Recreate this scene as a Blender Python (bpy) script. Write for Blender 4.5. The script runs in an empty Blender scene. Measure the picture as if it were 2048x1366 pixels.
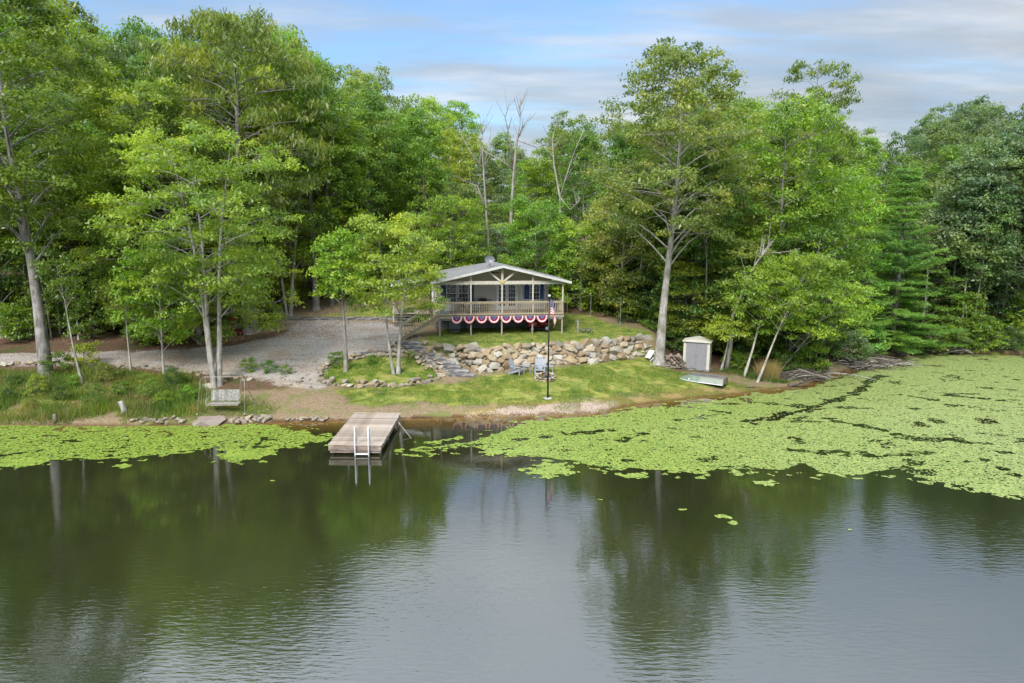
import bpy, bmesh, math, random
import numpy as np
from mathutils import Vector, Matrix
R = math.radians
sc = bpy.context.scene
col = sc.collection

# ------------------------------------------------------------------ camera
CH, PITCH, ROLL, F = 11.0, R(9.85), R(0.4), 1400.0
cd = bpy.data.cameras.new('camera'); cam = bpy.data.objects.new('camera', cd); col.objects.link(cam)
cd.sensor_width = 36.0; cd.lens = F/2048*36; cd.clip_start = 0.1; cd.clip_end = 3000
fw = np.array([0, math.cos(PITCH), -math.sin(PITCH)]); u0 = np.array([0, math.sin(PITCH), math.cos(PITCH)]); r0 = np.array([1., 0, 0])
rt = r0*math.cos(ROLL)+u0*math.sin(ROLL); up = u0*math.cos(ROLL)-r0*math.sin(ROLL)
cam.matrix_world = Matrix(((rt[0], up[0], -fw[0], 0), (rt[1], up[1], -fw[1], 0), (rt[2], up[2], -fw[2], CH), (0, 0, 0, 1)))
sc.camera = cam
sc.render.engine = 'CYCLES'
cy = sc.cycles
cy.max_bounces = 6; cy.diffuse_bounces = 3; cy.glossy_bounces = 3; cy.transmission_bounces = 3; cy.transparent_max_bounces = 4
cy.caustics_reflective = False; cy.caustics_refractive = False; cy.sample_clamp_indirect = 6.0

# ------------------------------------------------------------------ world, sun, exposure
SUN_EL, SUN_AZ = 42, -160           # azimuth from +Y, clockwise: behind the camera, to its left
w = bpy.data.worlds.new('World'); sc.world = w; w.use_nodes = True
nt = w.node_tree; nt.nodes.clear()
def N(tree, kind, **kw):
    n = tree.nodes.new(kind)
    for k, v in kw.items():
        if k in n.inputs.keys() if isinstance(k, str) else False: n.inputs[k].default_value = v
        else: setattr(n, k, v)
    return n
def math_(tree, op, a, b=None, clamp=False):
    n = tree.nodes.new('ShaderNodeMath'); n.operation = op; n.use_clamp = clamp
    for i, v in enumerate((a, b)):
        if v is None: continue
        if isinstance(v, (int, float)): n.inputs[i].default_value = v
        else: tree.links.new(v, n.inputs[i])
    return n.outputs[0]
def mixc(tree, fac, a, b, blend='MIX'):
    n = tree.nodes.new('ShaderNodeMix'); n.data_type = 'RGBA'; n.blend_type = blend
    for i, v in ((0, fac), (6, a), (7, b)):
        if isinstance(v, (int, float)): n.inputs[i].default_value = v
        elif isinstance(v, tuple): n.inputs[i].default_value = (*v[:3], 1)
        else: tree.links.new(v, n.inputs[i])
    return n.outputs[2]
def noise_(tree, vec, scale, detail=4, rough=.55, out=0):
    n = tree.nodes.new('ShaderNodeTexNoise'); n.inputs['Scale'].default_value = scale
    n.inputs['Detail'].default_value = detail; n.inputs['Roughness'].default_value = rough
    if vec is not None: tree.links.new(vec, n.inputs['Vector'])
    return n.outputs[out]
def ramp_(tree, fac, stops, interp='LINEAR'):
    n = tree.nodes.new('ShaderNodeValToRGB'); cr = n.color_ramp; cr.interpolation = interp
    while len(cr.elements) < len(stops): cr.elements.new(0.5)
    for e, (p, c) in zip(cr.elements, stops):
        e.position = p; e.color = (*c, 1) if isinstance(c, tuple) else (c, c, c, 1)
    tree.links.new(fac, n.inputs[0]); return n.outputs[0]
def mapping_(tree, vec, scale=(1, 1, 1), rot=(0, 0, 0), loc=(0, 0, 0)):
    n = tree.nodes.new('ShaderNodeMapping'); n.inputs['Scale'].default_value = scale
    n.inputs['Rotation'].default_value = rot; n.inputs['Location'].default_value = loc
    tree.links.new(vec, n.inputs['Vector']); return n.outputs[0]
sky = nt.nodes.new('ShaderNodeTexSky'); sky.sky_type = 'NISHITA'; sky.sun_disc = False
sky.sun_elevation = R(SUN_EL); sky.sun_rotation = R(SUN_AZ)
sky.air_density = 1.2; sky.dust_density = 0.6; sky.ozone_density = 1.5
tc = nt.nodes.new('ShaderNodeTexCoord')
sx = nt.nodes.new('ShaderNodeSeparateXYZ'); nt.links.new(tc.outputs['Generated'], sx.inputs[0])
zz = math_(nt, 'MAXIMUM', sx.outputs[2], 0.0)
den = math_(nt, 'ADD', zz, 0.10)
cx = nt.nodes.new('ShaderNodeCombineXYZ')
nt.links.new(math_(nt, 'DIVIDE', sx.outputs[0], den), cx.inputs[0]); nt.links.new(math_(nt, 'DIVIDE', sx.outputs[1], den), cx.inputs[1])
mp = mapping_(nt, cx.outputs[0], (0.55, 1.15, 1), (0, 0, R(24)), (1.7, 0.35, 0))
c1 = noise_(nt, mp, 0.62, 8, .58); mp2 = mapping_(nt, cx.outputs[0], (0.7, 2.2, 1), (0, 0, R(28)), (4, 2, 0)); c2 = noise_(nt, mp2, 1.7, 8, .62)
cs = math_(nt, 'ADD', math_(nt, 'MULTIPLY', c1, 0.72), math_(nt, 'MULTIPLY', c2, 0.28))
hz = math_(nt, 'MULTIPLY', math_(nt, 'SUBTRACT', 0.30, zz), 0.62)          # more veil towards the horizon
hz = math_(nt, 'ADD', math_(nt, 'MAXIMUM', hz, -0.03), math_(nt, 'MULTIPLY', math_(nt, 'MAXIMUM', math_(nt, 'SUBTRACT', zz, 0.30), 0.0), 1.6, True))
xb = math_(nt, 'MULTIPLY', sx.outputs[0], 0.16)                            # thicker clouds in the east (right)
cs = math_(nt, 'ADD', math_(nt, 'ADD', cs, hz), xb)
cf = ramp_(nt, cs, [(0.43, 0.04), (0.50, 0.35), (0.57, 0.75), (0.68, 0.97)])
ctone = ramp_(nt, noise_(nt, mp, 1.6, 5), [(0.3, (1.35, 1.66, 2.02)), (0.5, (1.78, 1.97, 2.18)), (0.70, (2.75, 2.8, 2.86))])
skyc = mixc(nt, 1.0, sky.outputs[0], (0.40, 0.53, 0.66), 'MULTIPLY')
# an overcast sky brightens from the horizon up to the zenith (three to one)
ov = math_(nt, 'ADD', 1.0, math_(nt, 'MULTIPLY', math_(nt, 'MAXIMUM', math_(nt, 'SUBTRACT', zz, 0.26), 0.0), 4.2))
ov = math_(nt, 'MINIMUM', ov, 3.2)
sc_ = nt.nodes.new('ShaderNodeVectorMath'); sc_.operation = 'SCALE'; nt.links.new(ctone, sc_.inputs[0]); nt.links.new(ov, sc_.inputs['Scale']); ctone = sc_.outputs[0]
skyc = mixc(nt, cf, skyc, ctone)
bg = nt.nodes.new('ShaderNodeBackground'); bg.inputs['Strength'].default_value = 0.07
nt.links.new(skyc, bg.inputs[0]); wo = nt.nodes.new('ShaderNodeOutputWorld'); nt.links.new(bg.outputs[0], wo.inputs[0])

sl = bpy.data.lights.new('sun', 'SUN'); sl.energy = 1.15; sl.angle = R(22); sl.color = (1, 0.955, 0.88)
sun = bpy.data.objects.new('sun', sl); col.objects.link(sun)
sd_ = Vector((math.sin(R(SUN_AZ))*math.cos(R(SUN_EL)), math.cos(R(SUN_AZ))*math.cos(R(SUN_EL)), math.sin(R(SUN_EL))))
sun.rotation_euler = sd_.to_track_quat('Z', 'Y').to_euler(); sun.location = sd_*200
vs = sc.view_settings; vs.view_transform = 'Standard'; vs.look = 'None'; vs.gamma = 1; vs.exposure = 2.1
vs.use_curve_mapping = False

# ------------------------------------------------------------------ helpers
rng = np.random.default_rng(7); random.seed(7)
def tag(o, label=None, cat=None, group=None, kind=None):
    if label: o['label'] = label
    if cat: o['category'] = cat
    if group: o['group'] = group
    if kind: o['kind'] = kind
    return o
def empty(name, loc=(0, 0, 0), rz=0, label=None, cat=None, group=None):
    o = bpy.data.objects.new(name, None); col.objects.link(o); o.location = loc; o.rotation_euler = (0, 0, rz)
    o.empty_display_size = .2
    return tag(o, label, cat, group)
def link(name, me, parent=None, loc=None, rot=None, scl=None):
    o = bpy.data.objects.new(name, me); col.objects.link(o)
    if parent: o.parent = parent
    if loc is not None: o.location = loc
    if rot is not None: o.rotation_euler = rot
    if scl is not None: o.scale = scl
    return o
def copy_tree(o, parent=None):
    c = o.copy(); col.objects.link(c); c.parent = parent
    for ch in [x for x in KIDS.get(o.name, [])] : copy_tree(ch, c)
    return c
KIDS = {}
def scan_kids():
    KIDS.clear()
    for x in bpy.data.objects:
        if x.parent: KIDS.setdefault(x.parent.name, []).append(x)
def npmesh(name, V, Fq, mat, attr=None, smooth=False):
    """V (n,3), Fq (m,k) with a constant k"""
    me = bpy.data.meshes.new(name); V = np.asarray(V, np.float32); Fq = np.asarray(Fq, np.int32)
    m, k = Fq.shape
    me.vertices.add(len(V)); me.vertices.foreach_set('co', V.ravel())
    me.loops.add(m*k); me.loops.foreach_set('vertex_index', Fq.ravel())
    me.polygons.add(m); me.polygons.foreach_set('loop_start', np.arange(0, m*k, k, dtype=np.int32))
    if smooth: me.polygons.foreach_set('use_smooth', np.ones(m, bool))
    if attr:
        for an, av in attr.items():
            av = np.asarray(av, np.float32)
            if av.ndim == 1:
                a = me.attributes.new(an, 'FLOAT', 'POINT'); a.data.foreach_set('value', av)
            else:
                a = me.attributes.new(an, 'FLOAT_COLOR', 'POINT'); a.data.foreach_set('color', np.c_[av, np.ones(len(av), np.float32)].ravel().astype(np.float32))
    me.update(calc_edges=True); me.materials.append(mat)
    return me
class MB:
    def __init__(s): s.v = []; s.f = []; s.m = []
    def add(s, vs_, fs, mi=0):
        b = len(s.v); s.v += [tuple(p) for p in vs_]; s.f += [tuple(b+i for i in f) for f in fs]; s.m += [mi]*len(fs); return s
    def box(s, c, sz, rot=None, mi=0, taper=1.0):
        x, y, z = (k/2 for k in sz); c = Vector(c)
        P = [Vector((sx_*x*(taper if sz_ > 0 else 1), sy_*y*(taper if sz_ > 0 else 1), sz_*z)) for sz_ in (-1, 1) for sy_ in (-1, 1) for sx_ in (-1, 1)]
        if rot is not None:
            M = rot if isinstance(rot, Matrix) else Matrix.Rotation(rot[2], 3, 'Z') @ Matrix.Rotation(rot[1], 3, 'Y') @ Matrix.Rotation(rot[0], 3, 'X')
            P = [M @ p for p in P]
        return s.add([c+p for p in P], [(0, 2, 3, 1), (4, 5, 7, 6), (0, 1, 5, 4), (2, 6, 7, 3), (0, 4, 6, 2), (1, 3, 7, 5)], mi)
    def bar(s, a, b, wd, th, mi=0, upv=(0, 0, 1)):
        a, b = Vector(a), Vector(b); d = b-a; L = d.length; d.normalize(); u = Vector(upv)
        if abs(d.dot(u)) > .98: u = Vector((0, 1, 0))
        x = d.cross(u).normalized(); u = x.cross(d).normalized()
        M = Matrix((x, d, u)).transposed()
        return s.box((a+b)/2, (wd, L, th), M, mi)
    def tube(s, pts, rad, n=6, mi=0, cap=True):
        pts = [Vector(p) for p in pts]; rings = []; u = Vector((1, 0, 0))
        if isinstance(rad, (int, float)): rad = [rad]*len(pts)
        b0 = len(s.v)
        for i, p in enumerate(pts):
            t = (pts[min(i+1, len(pts)-1)]-pts[max(i-1, 0)]).normalized()
            if abs(t.dot(u)) > .95: u = Vector((0, 1, 0)) if abs(t.y) < .9 else Vector((1, 0, 0))
            x = (u-t*u.dot(t)).normalized(); y = t.cross(x); u = x
            s.v += [tuple(p+(x*math.cos(2*math.pi*k/n)+y*math.sin(2*math.pi*k/n))*rad[i]) for k in range(n)]
        for i in range(len(pts)-1):
            for k in range(n):
                a = b0+i*n+k; b = b0+i*n+(k+1) % n
                s.f.append((a, b, b+n, a+n)); s.m.append(mi)
        if cap:
            s.f.append(tuple(b0+k for k in range(n))[::-1]); s.m.append(mi)
            s.f.append(tuple(b0+(len(pts)-1)*n+k for k in range(n))); s.m.append(mi)
        return s
    def cyl(s, c, r, h, n=16, axis='Z', mi=0, r2=None):
        d = {'X': Vector((1, 0, 0)), 'Y': Vector((0, 1, 0)), 'Z': Vector((0, 0, 1))}[axis]; c = Vector(c)
        return s.tube([c-d*h/2, c+d*h/2], [r, r if r2 is None else r2], n, mi)
    def sphere(s, c, r, n=10, m=6, mi=0, sc_=(1, 1, 1)):
        c = Vector(c); V = []; Fs = []
        for j in range(m+1):
            th = math.pi*j/m
            for i in range(n):
                ph = 2*math.pi*i/n
                V.append(c+Vector((r*sc_[0]*math.sin(th)*math.cos(ph), r*sc_[1]*math.sin(th)*math.sin(ph), r*sc_[2]*math.cos(th))))
        for j in range(m):
            for i in range(n): Fs.append((j*n+i, (j+1)*n+i, (j+1)*n+(i+1) % n, j*n+(i+1) % n))
        return s.add(V, Fs, mi)
    def mesh(s, name, mats, smooth=False, bev=0):
        me = bpy.data.meshes.new(name); me.from_pydata(s.v, [], s.f)
        if not isinstance(mats, (list, tuple)): mats = [mats]
        for m in mats: me.materials.append(m)
        me.polygons.foreach_set('material_index', s.m)
        if smooth: me.polygons.foreach_set('use_smooth', [True]*len(s.f))
        me.update()
        if bev:
            bm = bmesh.new(); bm.from_mesh(me); bmesh.ops.bevel(bm, geom=bm.edges[:], offset=bev, segments=1, affect='EDGES', clamp_overlap=True)
            bm.to_mesh(me); bm.free()
        return me
    def build(s, name, mats, parent=None, smooth=False, bev=0, loc=None):
        return link(name, s.mesh(name, mats, smooth, bev), parent, loc)

# numpy value noise
_tab = np.random.default_rng(3).random((256, 256))
def vnoise(x, y):
    xi = np.floor(x).astype(int); yi = np.floor(y).astype(int); fx = x-xi; fy = y-yi
    fx = fx*fx*(3-2*fx); fy = fy*fy*(3-2*fy)
    g = lambda a, b: _tab[a % 256, b % 256]
    return (g(xi, yi)*(1-fx)+g(xi+1, yi)*fx)*(1-fy)+(g(xi, yi+1)*(1-fx)+g(xi+1, yi+1)*fx)*fy
def fbm(x, y, o=4):
    s = 0; a = .5; t = 0
    for k in range(o): s = s+a*vnoise(x*2**k+17*k, y*2**k+31*k); t += a; a *= .5
    return s/t
def sstep(a, b, x): t = np.clip((x-a)/(b-a), 0, 1); return t*t*(3-2*t)
def polysd(poly, X, Y):
    """signed distance to polygon, negative inside"""
    X = np.asarray(X, float); Y = np.asarray(Y, float); d = np.full(X.shape, 1e9); ins = np.zeros(X.shape, bool); n = len(poly)
    for i in range(n):
        ax, ay = poly[i][:2]; bx, by = poly[(i+1) % n][:2]
        ex, ey = bx-ax, by-ay; t = np.clip(((X-ax)*ex+(Y-ay)*ey)/(ex*ex+ey*ey+1e-12), 0, 1)
        d = np.minimum(d, np.hypot(X-ax-t*ex, Y-ay-t*ey))
        c = ((ay > Y) != (by > Y)) & (X < (bx-ax)*(Y-ay)/((by-ay) if by != ay else 1e-9)+ax); ins ^= c
    return np.where(ins, -d, d)
def linesd(pl, X, Y):
    d = np.full(np.shape(X), 1e9)
    for (ax, ay), (bx, by) in zip(pl[:-1], pl[1:]):
        ex, ey = bx-ax, by-ay; t = np.clip(((X-ax)*ex+(Y-ay)*ey)/(ex*ex+ey*ey+1e-12), 0, 1)
        d = np.minimum(d, np.hypot(X-ax-t*ex, Y-ay-t*ey))
    return d
def ray(px, py): return fw+rt*(px-1024)/F+up*(683-py)/F
def PZ(px, py, z=0.0):
    d = ray(px, py); t = (z-CH)/d[2]; return (d[0]*t, d[1]*t)
def XZ(px, py, Y):      # a point seen at this pixel at ground distance Y
    d = ray(px, py); t = Y/d[1]; return (d[0]*t, CH+d[2]*t)

# ------------------------------------------------------------------ lie of the land
SHP = [(-260, 856), (0, 851), (250, 853), (380, 851), (545, 846), (600, 844), (700, 842), (800, 838), (900, 836), (1000, 832), (1100, 829), (1180, 827),
       (1260, 812), (1380, 798), (1480, 788), (1545, 779), (1600, 775), (1650, 758), (1700, 742), (1760, 722), (1800, 712), (1900, 707), (2048, 712), (2300, 716)]
SH = [(-80, 36.5)]+[PZ(a, b) for a, b in SHP]+[(90, 52)]
shx = np.array([a for a, b in SH]); shy = np.array([b for a, b in SH])
def Ys(x): return np.interp(x, shx, shy)
T = np.array([-30, -10, -3, -1, 0, .35, 1, 2, 3, 4, 5, 6, 7, 8, 9, 10, 12, 14, 16, 18, 19.6, 20.1, 22, 26, 30, 45, 80, 150, 600])
def prof(*p):
    p = [(-30, -4), (-10, -2.2), (-3, -1.0), (-1, -.35), (0, 0)]+list(p); return np.interp(T, [a for a, b in p], [b for a, b in p])
ST = [(-90, prof((.35, .22), (4, .6), (8, 1.25), (9.3, 1.55), (12.5, 1.7), (14, 1.85), (20, 2.4), (45, 5), (150, 9), (600, 16))),
      (-22, prof((.35, .22), (4, .6), (8, 1.25), (9.3, 1.55), (12.5, 1.7), (14, 1.9), (20, 2.6), (45, 5), (150, 9), (600, 16))),
      (-14, prof((.35, .2), (3, .6), (6, 1.15), (9, 1.8), (12, 2.2), (19.6, 2.85), (20.1, 3.1), (26, 3.6), (45, 5.2), (150, 9), (600, 16))),
      (-8, prof((.35, .2), (3, .75), (6, 1.25), (8, 1.65), (10, 2.2), (12, 2.6), (19.6, 2.95), (26, 3.5), (45, 5.2), (150, 9), (600, 16))),
      (-3, prof((.35, .16), (2, .5), (6, 1.05), (8, 1.5), (10, 2.0), (12, 2.6), (20, 2.95), (45, 5.2), (150, 9), (600, 16))),
      (1, prof((.35, .15), (2, .48), (5, .95), (7.4, 1.3), (9, 1.5), (20, 2.9), (45, 5.2), (150, 9), (600, 16))),
      (5.3, prof((.35, .15), (2, .45), (5, .95), (8.3, 1.42), (10, 1.7), (20, 2.9), (45, 5.2), (150, 9), (600, 16))),
      (8, prof((.35, .12), (2, .4), (5, .85), (8, 1.5), (10, 2.1), (14, 2.7), (45, 5), (150, 9), (600, 16))),
      (10.2, prof((.35, .12), (2, .36), (5, .75), (7, 1.2), (8, 1.9), (10, 2.6), (14, 2.85), (45, 5), (150, 9), (600, 16))),
      (12.5, prof((.35, .12), (2, .35), (5, .68), (7, 1.0), (10, 1.7), (26, 3.4), (45, 5), (150, 9), (600, 16))),
      (19, prof((.35, .12), (4, .45), (10, 1.2), (26, 3), (45, 4.8), (150, 9), (600, 16))),
      (29, prof((.35, .35), (4, 1.2), (10, 2.1), (26, 4), (45, 5.5), (150, 9), (600, 16))),
      (90, prof((.35, .35), (4, 1.2), (10, 2.1), (26, 4), (45, 5.5), (150, 9), (600, 16)))]
stx = np.array([a for a, b in ST]); stp = np.array([b for a, b in ST])
WALL = [(-7.2, 47.7), (-5.3, 46.95), (-3.7, 46.15), (-1.95, 45.2), (-.6, 45.6), (.86, 46.2), (5.35, 47.3), (8, 48.7), (10.2, 49.9), (12, 51)]
wx = np.array([a for a, b in WALL]); wy = np.array([b for a, b in WALL])
def low(x, y):
    t = y-Ys(x); j = np.clip(np.searchsorted(stx, x)-1, 0, len(stx)-2); f = np.clip((x-stx[j])/(stx[j+1]-stx[j]), 0, 1); f = f*f*(3-2*f)
    k = np.clip(np.searchsorted(T, t)-1, 0, len(T)-2); g = np.clip((t-T[k])/(T[k+1]-T[k]), 0, 1)
    a = stp[j, k]*(1-g)+stp[j, k+1]*g; b = stp[j+1, k]*(1-g)+stp[j+1, k+1]*g
    return a*(1-f)+b*f
def high(x, y): return np.interp(y, [40, 48, 50, 56, 66, 82, 190, 650], [2.62, 2.65, 2.72, 2.95, 3.9, 5.2, 9, 16])
def hgt(x, y):
    x = np.asarray(x, float); y = np.asarray(y, float); l = low(x, y); h = high(x, y)
    s = np.clip((y-np.interp(x, wx, wy))/0.9, 0, 1)*sstep(-7.6, -6.3, x)*(1-sstep(9.8, 12, x))
    z = l*(1-s)+np.maximum(h, l)*s
    inland = sstep(.2, 2, y-Ys(x)); built = sstep(-8, -6, x)*(1-sstep(10, 13, x))*(1-sstep(58, 62, y))
    return z+inland*(1-.75*built)*(fbm(x*.35, y*.35, 3)-.5)*.35+inland*(fbm(x*1.9, y*1.9, 2)-.5)*.07
def PG(px, py):
    d = ray(px, py); p = np.array([0, 0, CH]); t = 20.0
    for _ in range(4000):
        q = p+d*t; h = float(hgt(q[0], q[1]))
        if q[2] <= max(h, 0): break
        t += max(.02, (q[2]-h)*.3)
    return Vector((q[0], q[1], max(h, 0)))
def G(x, y): return float(hgt(x, y))
# ------------------------------------------------------------------ materials
def newmat(name):
    m = bpy.data.materials.new(name); m.use_nodes = True; t = m.node_tree; t.nodes.clear()
    o = t.nodes.new('ShaderNodeOutputMaterial'); b = t.nodes.new('ShaderNodeBsdfPrincipled'); t.links.new(b.outputs[0], o.inputs[0])
    return m, t, b, o
def setc(t, sock, c):
    if isinstance(c, tuple): sock.default_value = (*c, 1)
    else: t.links.new(c, sock)
def bump_(t, b, h, strength=.3, dist=.02):
    n = t.nodes.new('ShaderNodeBump'); n.inputs['Strength'].default_value = strength; n.inputs['Distance'].default_value = dist
    t.links.new(h, n.inputs['Height']); t.links.new(n.outputs[0], b.inputs['Normal'])
def gcoord(t, world=True):
    if world: return t.nodes.new('ShaderNodeNewGeometry').outputs['Position']
    return t.nodes.new('ShaderNodeTexCoord').outputs['Object']
def rough_mat(name, c1, c2, scale=6, rough=.8, bump=.3, stretch=(1, 1, 1), dist=.01, metal=0, rnd=0, c3=None, spec=.3):
    m, t, b, o = newmat(name); co = mapping_(t, gcoord(t, False), stretch)
    n1 = noise_(t, co, scale, 6, .6); c = mixc(t, ramp_(t, n1, [(.35, 0.), (.65, 1.)]), c1, c2)
    if c3: c = mixc(t, ramp_(t, noise_(t, co, scale*.3, 4), [(.5, 0.), (.62, 1.)]), c, c3)
    if rnd:
        oi = t.nodes.new('ShaderNodeObjectInfo'); v = math_(t, 'ADD', math_(t, 'MULTIPLY', oi.outputs['Random'], rnd), 1-rnd/2)
        cc = t.nodes.new('ShaderNodeVectorMath'); cc.operation = 'SCALE'; t.links.new(c, cc.inputs[0]); t.links.new(v, cc.inputs['Scale']); c = cc.outputs[0]
    setc(t, b.inputs['Base Color'], c); b.inputs['Roughness'].default_value = rough; b.inputs['Metallic'].default_value = metal
    b.inputs['Specular IOR Level'].default_value = spec
    if bump: bump_(t, b, noise_(t, co, scale*2.2, 6, .65), bump, dist)
    return m
M = {}
M['weathered_wood'] = rough_mat('weathered_wood', (.22, .185, .145), (.36, .315, .26), 9, .85, .4, (1, 1, 1), rnd=.35)
M['deck_wood'] = rough_mat('deck_wood', (.30, .245, .17), (.44, .37, .27), 5, .8, .3, rnd=.3)
M['dock_wood'] = rough_mat('dock_wood', (.17, .13, .10), (.36, .29, .235), 3.5, .75, .4, (1, 6, 6), rnd=.5, c3=(.42, .37, .33))
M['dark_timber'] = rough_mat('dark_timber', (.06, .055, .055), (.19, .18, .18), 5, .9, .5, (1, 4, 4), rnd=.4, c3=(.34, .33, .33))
M['beam'] = rough_mat('beam', (.42, .39, .34), (.52, .49, .43), 4, .75, .15)
M['siding'] = rough_mat('siding', (.60, .55, .49), (.65, .60, .54), 3, .55, .05)
M['white_paint'] = rough_mat('white_paint', (.76, .76, .76), (.82, .82, .82), 5, .45, .03)
M['white_metal'] = rough_mat('white_metal', (.60, .61, .64), (.70, .71, .74), 4, .4, .05)
M['blue_paint'] = rough_mat('blue_paint', (.055, .10, .24), (.075, .13, .29), 4, .5, .05)
M['ceiling'] = rough_mat('ceiling', (.10, .07, .055), (.17, .125, .095), 4, .7, .1, (1, 8, 1))
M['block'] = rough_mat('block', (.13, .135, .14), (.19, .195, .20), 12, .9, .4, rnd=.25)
M['dark_metal'] = rough_mat('dark_metal', (.012, .012, .014), (.03, .03, .032), 8, .45, .05, metal=.3)
M['grey_plastic'] = rough_mat('grey_plastic', (.24, .26, .30), (.31, .335, .38), 6, .55, .1)
M['red_plastic'] = rough_mat('red_plastic', (.62, .05, .025), (.7, .08, .04), 6, .45, .05)
M['red_paint'] = rough_mat('red_paint', (.42, .02, .02), (.5, .035, .03), 5, .3, .02, spec=.6)
M['rubber'] = rough_mat('rubber', (.015, .015, .016), (.035, .034, .033), 14, .9, .3)
M['grey_metal'] = rough_mat('grey_metal', (.25, .25, .27), (.36, .36, .38), 6, .45, .1, metal=.4)
M['roof'] = rough_mat('roof', (.14, .137, .14), (.25, .247, .25), 2.5, .8, .35, (1, 6, 1))
M['swing_metal'] = rough_mat('swing_metal', (.24, .225, .19), (.36, .34, .28), 9, .55, .2, c3=(.28, .18, .10))
M['swing_slat'] = rough_mat('swing_slat', (.15, .145, .135), (.36, .35, .33), 11, .85, .4, rnd=.55)
M['shed_door'] = rough_mat('shed_door', (.20, .195, .215), (.235, .23, .25), 3, .6, .1)
M['shed_trim'] = rough_mat('shed_trim', (.44, .42, .36), (.52, .50, .44), 3, .6, .1)
M['boat'] = rough_mat('boat', (.13, .18, .13), (.19, .24, .185), 3, .6, .2, c3=(.26, .28, .25))
M['boat_bottom'] = rough_mat('boat_bottom', (.10, .09, .105), (.17, .15, .165), 3, .7, .2, c3=(.20, .16, .12))
M['cloth_red'] = rough_mat('cloth_red', (.48, .02, .045), (.55, .035, .06), 9, .9, .1)
M['cloth_wine'] = rough_mat('cloth_wine', (.26, .015, .04), (.33, .02, .05), 9, .9, .1)
M['cloth_blue'] = rough_mat('cloth_blue', (.035, .045, .17), (.05, .06, .22), 9, .9, .1)
M['cloth_white'] = rough_mat('cloth_white', (.70, .68, .70), (.78, .76, .77), 9, .9, .1)
M['cloth_pink'] = rough_mat('cloth_pink', (.72, .52, .55), (.78, .60, .62), 9, .9, .1)
M['dead_wood'] = rough_mat('dead_wood', (.20, .18, .155), (.40, .375, .34), 5, .9, .4, (1, 1, .3))
M['dark_twigs'] = rough_mat('dark_twigs', (.05, .04, .032), (.14, .115, .10), 7, .9, .3)
M['cut_wood'] = rough_mat('cut_wood', (.15, .12, .09), (.30, .25, .20), 6, .9, .3, rnd=.6)
M['concrete'] = rough_mat('concrete', (.38, .36, .33), (.50, .48, .44), 8, .9, .3)
def glass_mat():
    m, t, b, o = newmat('window_glass'); b.inputs['Base Color'].default_value = (.015, .018, .022, 1)
    b.inputs['Roughness'].default_value = .04; b.inputs['Specular IOR Level'].default_value = .9; return m
M['glass'] = glass_mat()

def stone_mat(name, stops, wet=False):
    m, t, b, o = newmat(name); co = gcoord(t, False); oi = t.nodes.new('ShaderNodeObjectInfo')
    base = ramp_(t, oi.outputs['Random'], stops, 'CONSTANT')
    off = t.nodes.new('ShaderNodeVectorMath'); off.operation = 'ADD'; t.links.new(co, off.inputs[0])
    cmb = t.nodes.new('ShaderNodeCombineXYZ'); t.links.new(math_(t, 'MULTIPLY', oi.outputs['Random'], 60.), cmb.inputs[0]); t.links.new(cmb.outputs[0], off.inputs[1])
    n1 = noise_(t, off.outputs[0], 3.0, 6, .6); n2 = noise_(t, off.outputs[0], 14, 6, .7); n3 = noise_(t, off.outputs[0], 1.6, 3)
    c = mixc(t, ramp_(t, n1, [(.46, 0.), (.70, .55)]), base, (.26, .17, .09))
    c = mixc(t, ramp_(t, n3, [(.54, 0.), (.66, .7)]), c, (.38, .36, .32))
    c = mixc(t, 1.0, c, ramp_(t, n2, [(.25, .52), (.5, .95), (.75, 1.18)]), 'MULTIPLY')
    setc(t, b.inputs['Base Color'], c); b.inputs['Roughness'].default_value = .85; b.inputs['Specular IOR Level'].default_value = .2
    bump_(t, b, n2, .7, .03); return m
M['stone'] = stone_mat('field_stone', [(0, (.33, .26, .17)), (.16, (.43, .36, .26)), (.32, (.26, .19, .12)), (.46, (.38, .29, .18)), (.58, (.36, .34, .30)), (.7, (.25, .21, .155)), (.82, (.48, .45, .38)), (.92, (.20, .185, .165))])
M['grey_stone'] = stone_mat('grey_stone', [(0, (.26, .225, .18)), (.25, (.33, .29, .235)), (.5, (.20, .175, .15)), (.75, (.36, .30, .21))])
M['slab'] = rough_mat('slab_stone', (.20, .155, .135), (.31, .25, .22), 2.2, .8, .4, c3=(.25, .21, .19))

def bark_mat(name, c1, c2, c3):
    m, t, b, o = newmat(name); co = mapping_(t, gcoord(t, True), (1, 1, .22)); oi = t.nodes.new('ShaderNodeObjectInfo')
    n = noise_(t, co, 7, 8, .7); n2 = noise_(t, gcoord(t, True), 1.3, 4)
    c = mixc(t, ramp_(t, n, [(.35, 0.), (.62, 1.)]), c1, c2); c = mixc(t, ramp_(t, n2, [(.5, 0.), (.68, .8)]), c, c3)
    c = mixc(t, 1.0, c, oi.outputs['Color'], 'MULTIPLY')
    setc(t, b.inputs['Base Color'], c); b.inputs['Roughness'].default_value = .92; b.inputs['Specular IOR Level'].default_value = .1
    bump_(t, b, n, .9, .06); return m
M['bark'] = bark_mat('bark', (.10, .09, .08), (.27, .25, .23), (.34, .33, .31))
M['pale_bark'] = bark_mat('pale_bark', (.20, .19, .17), (.44, .42, .39), (.16, .15, .12))

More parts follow.
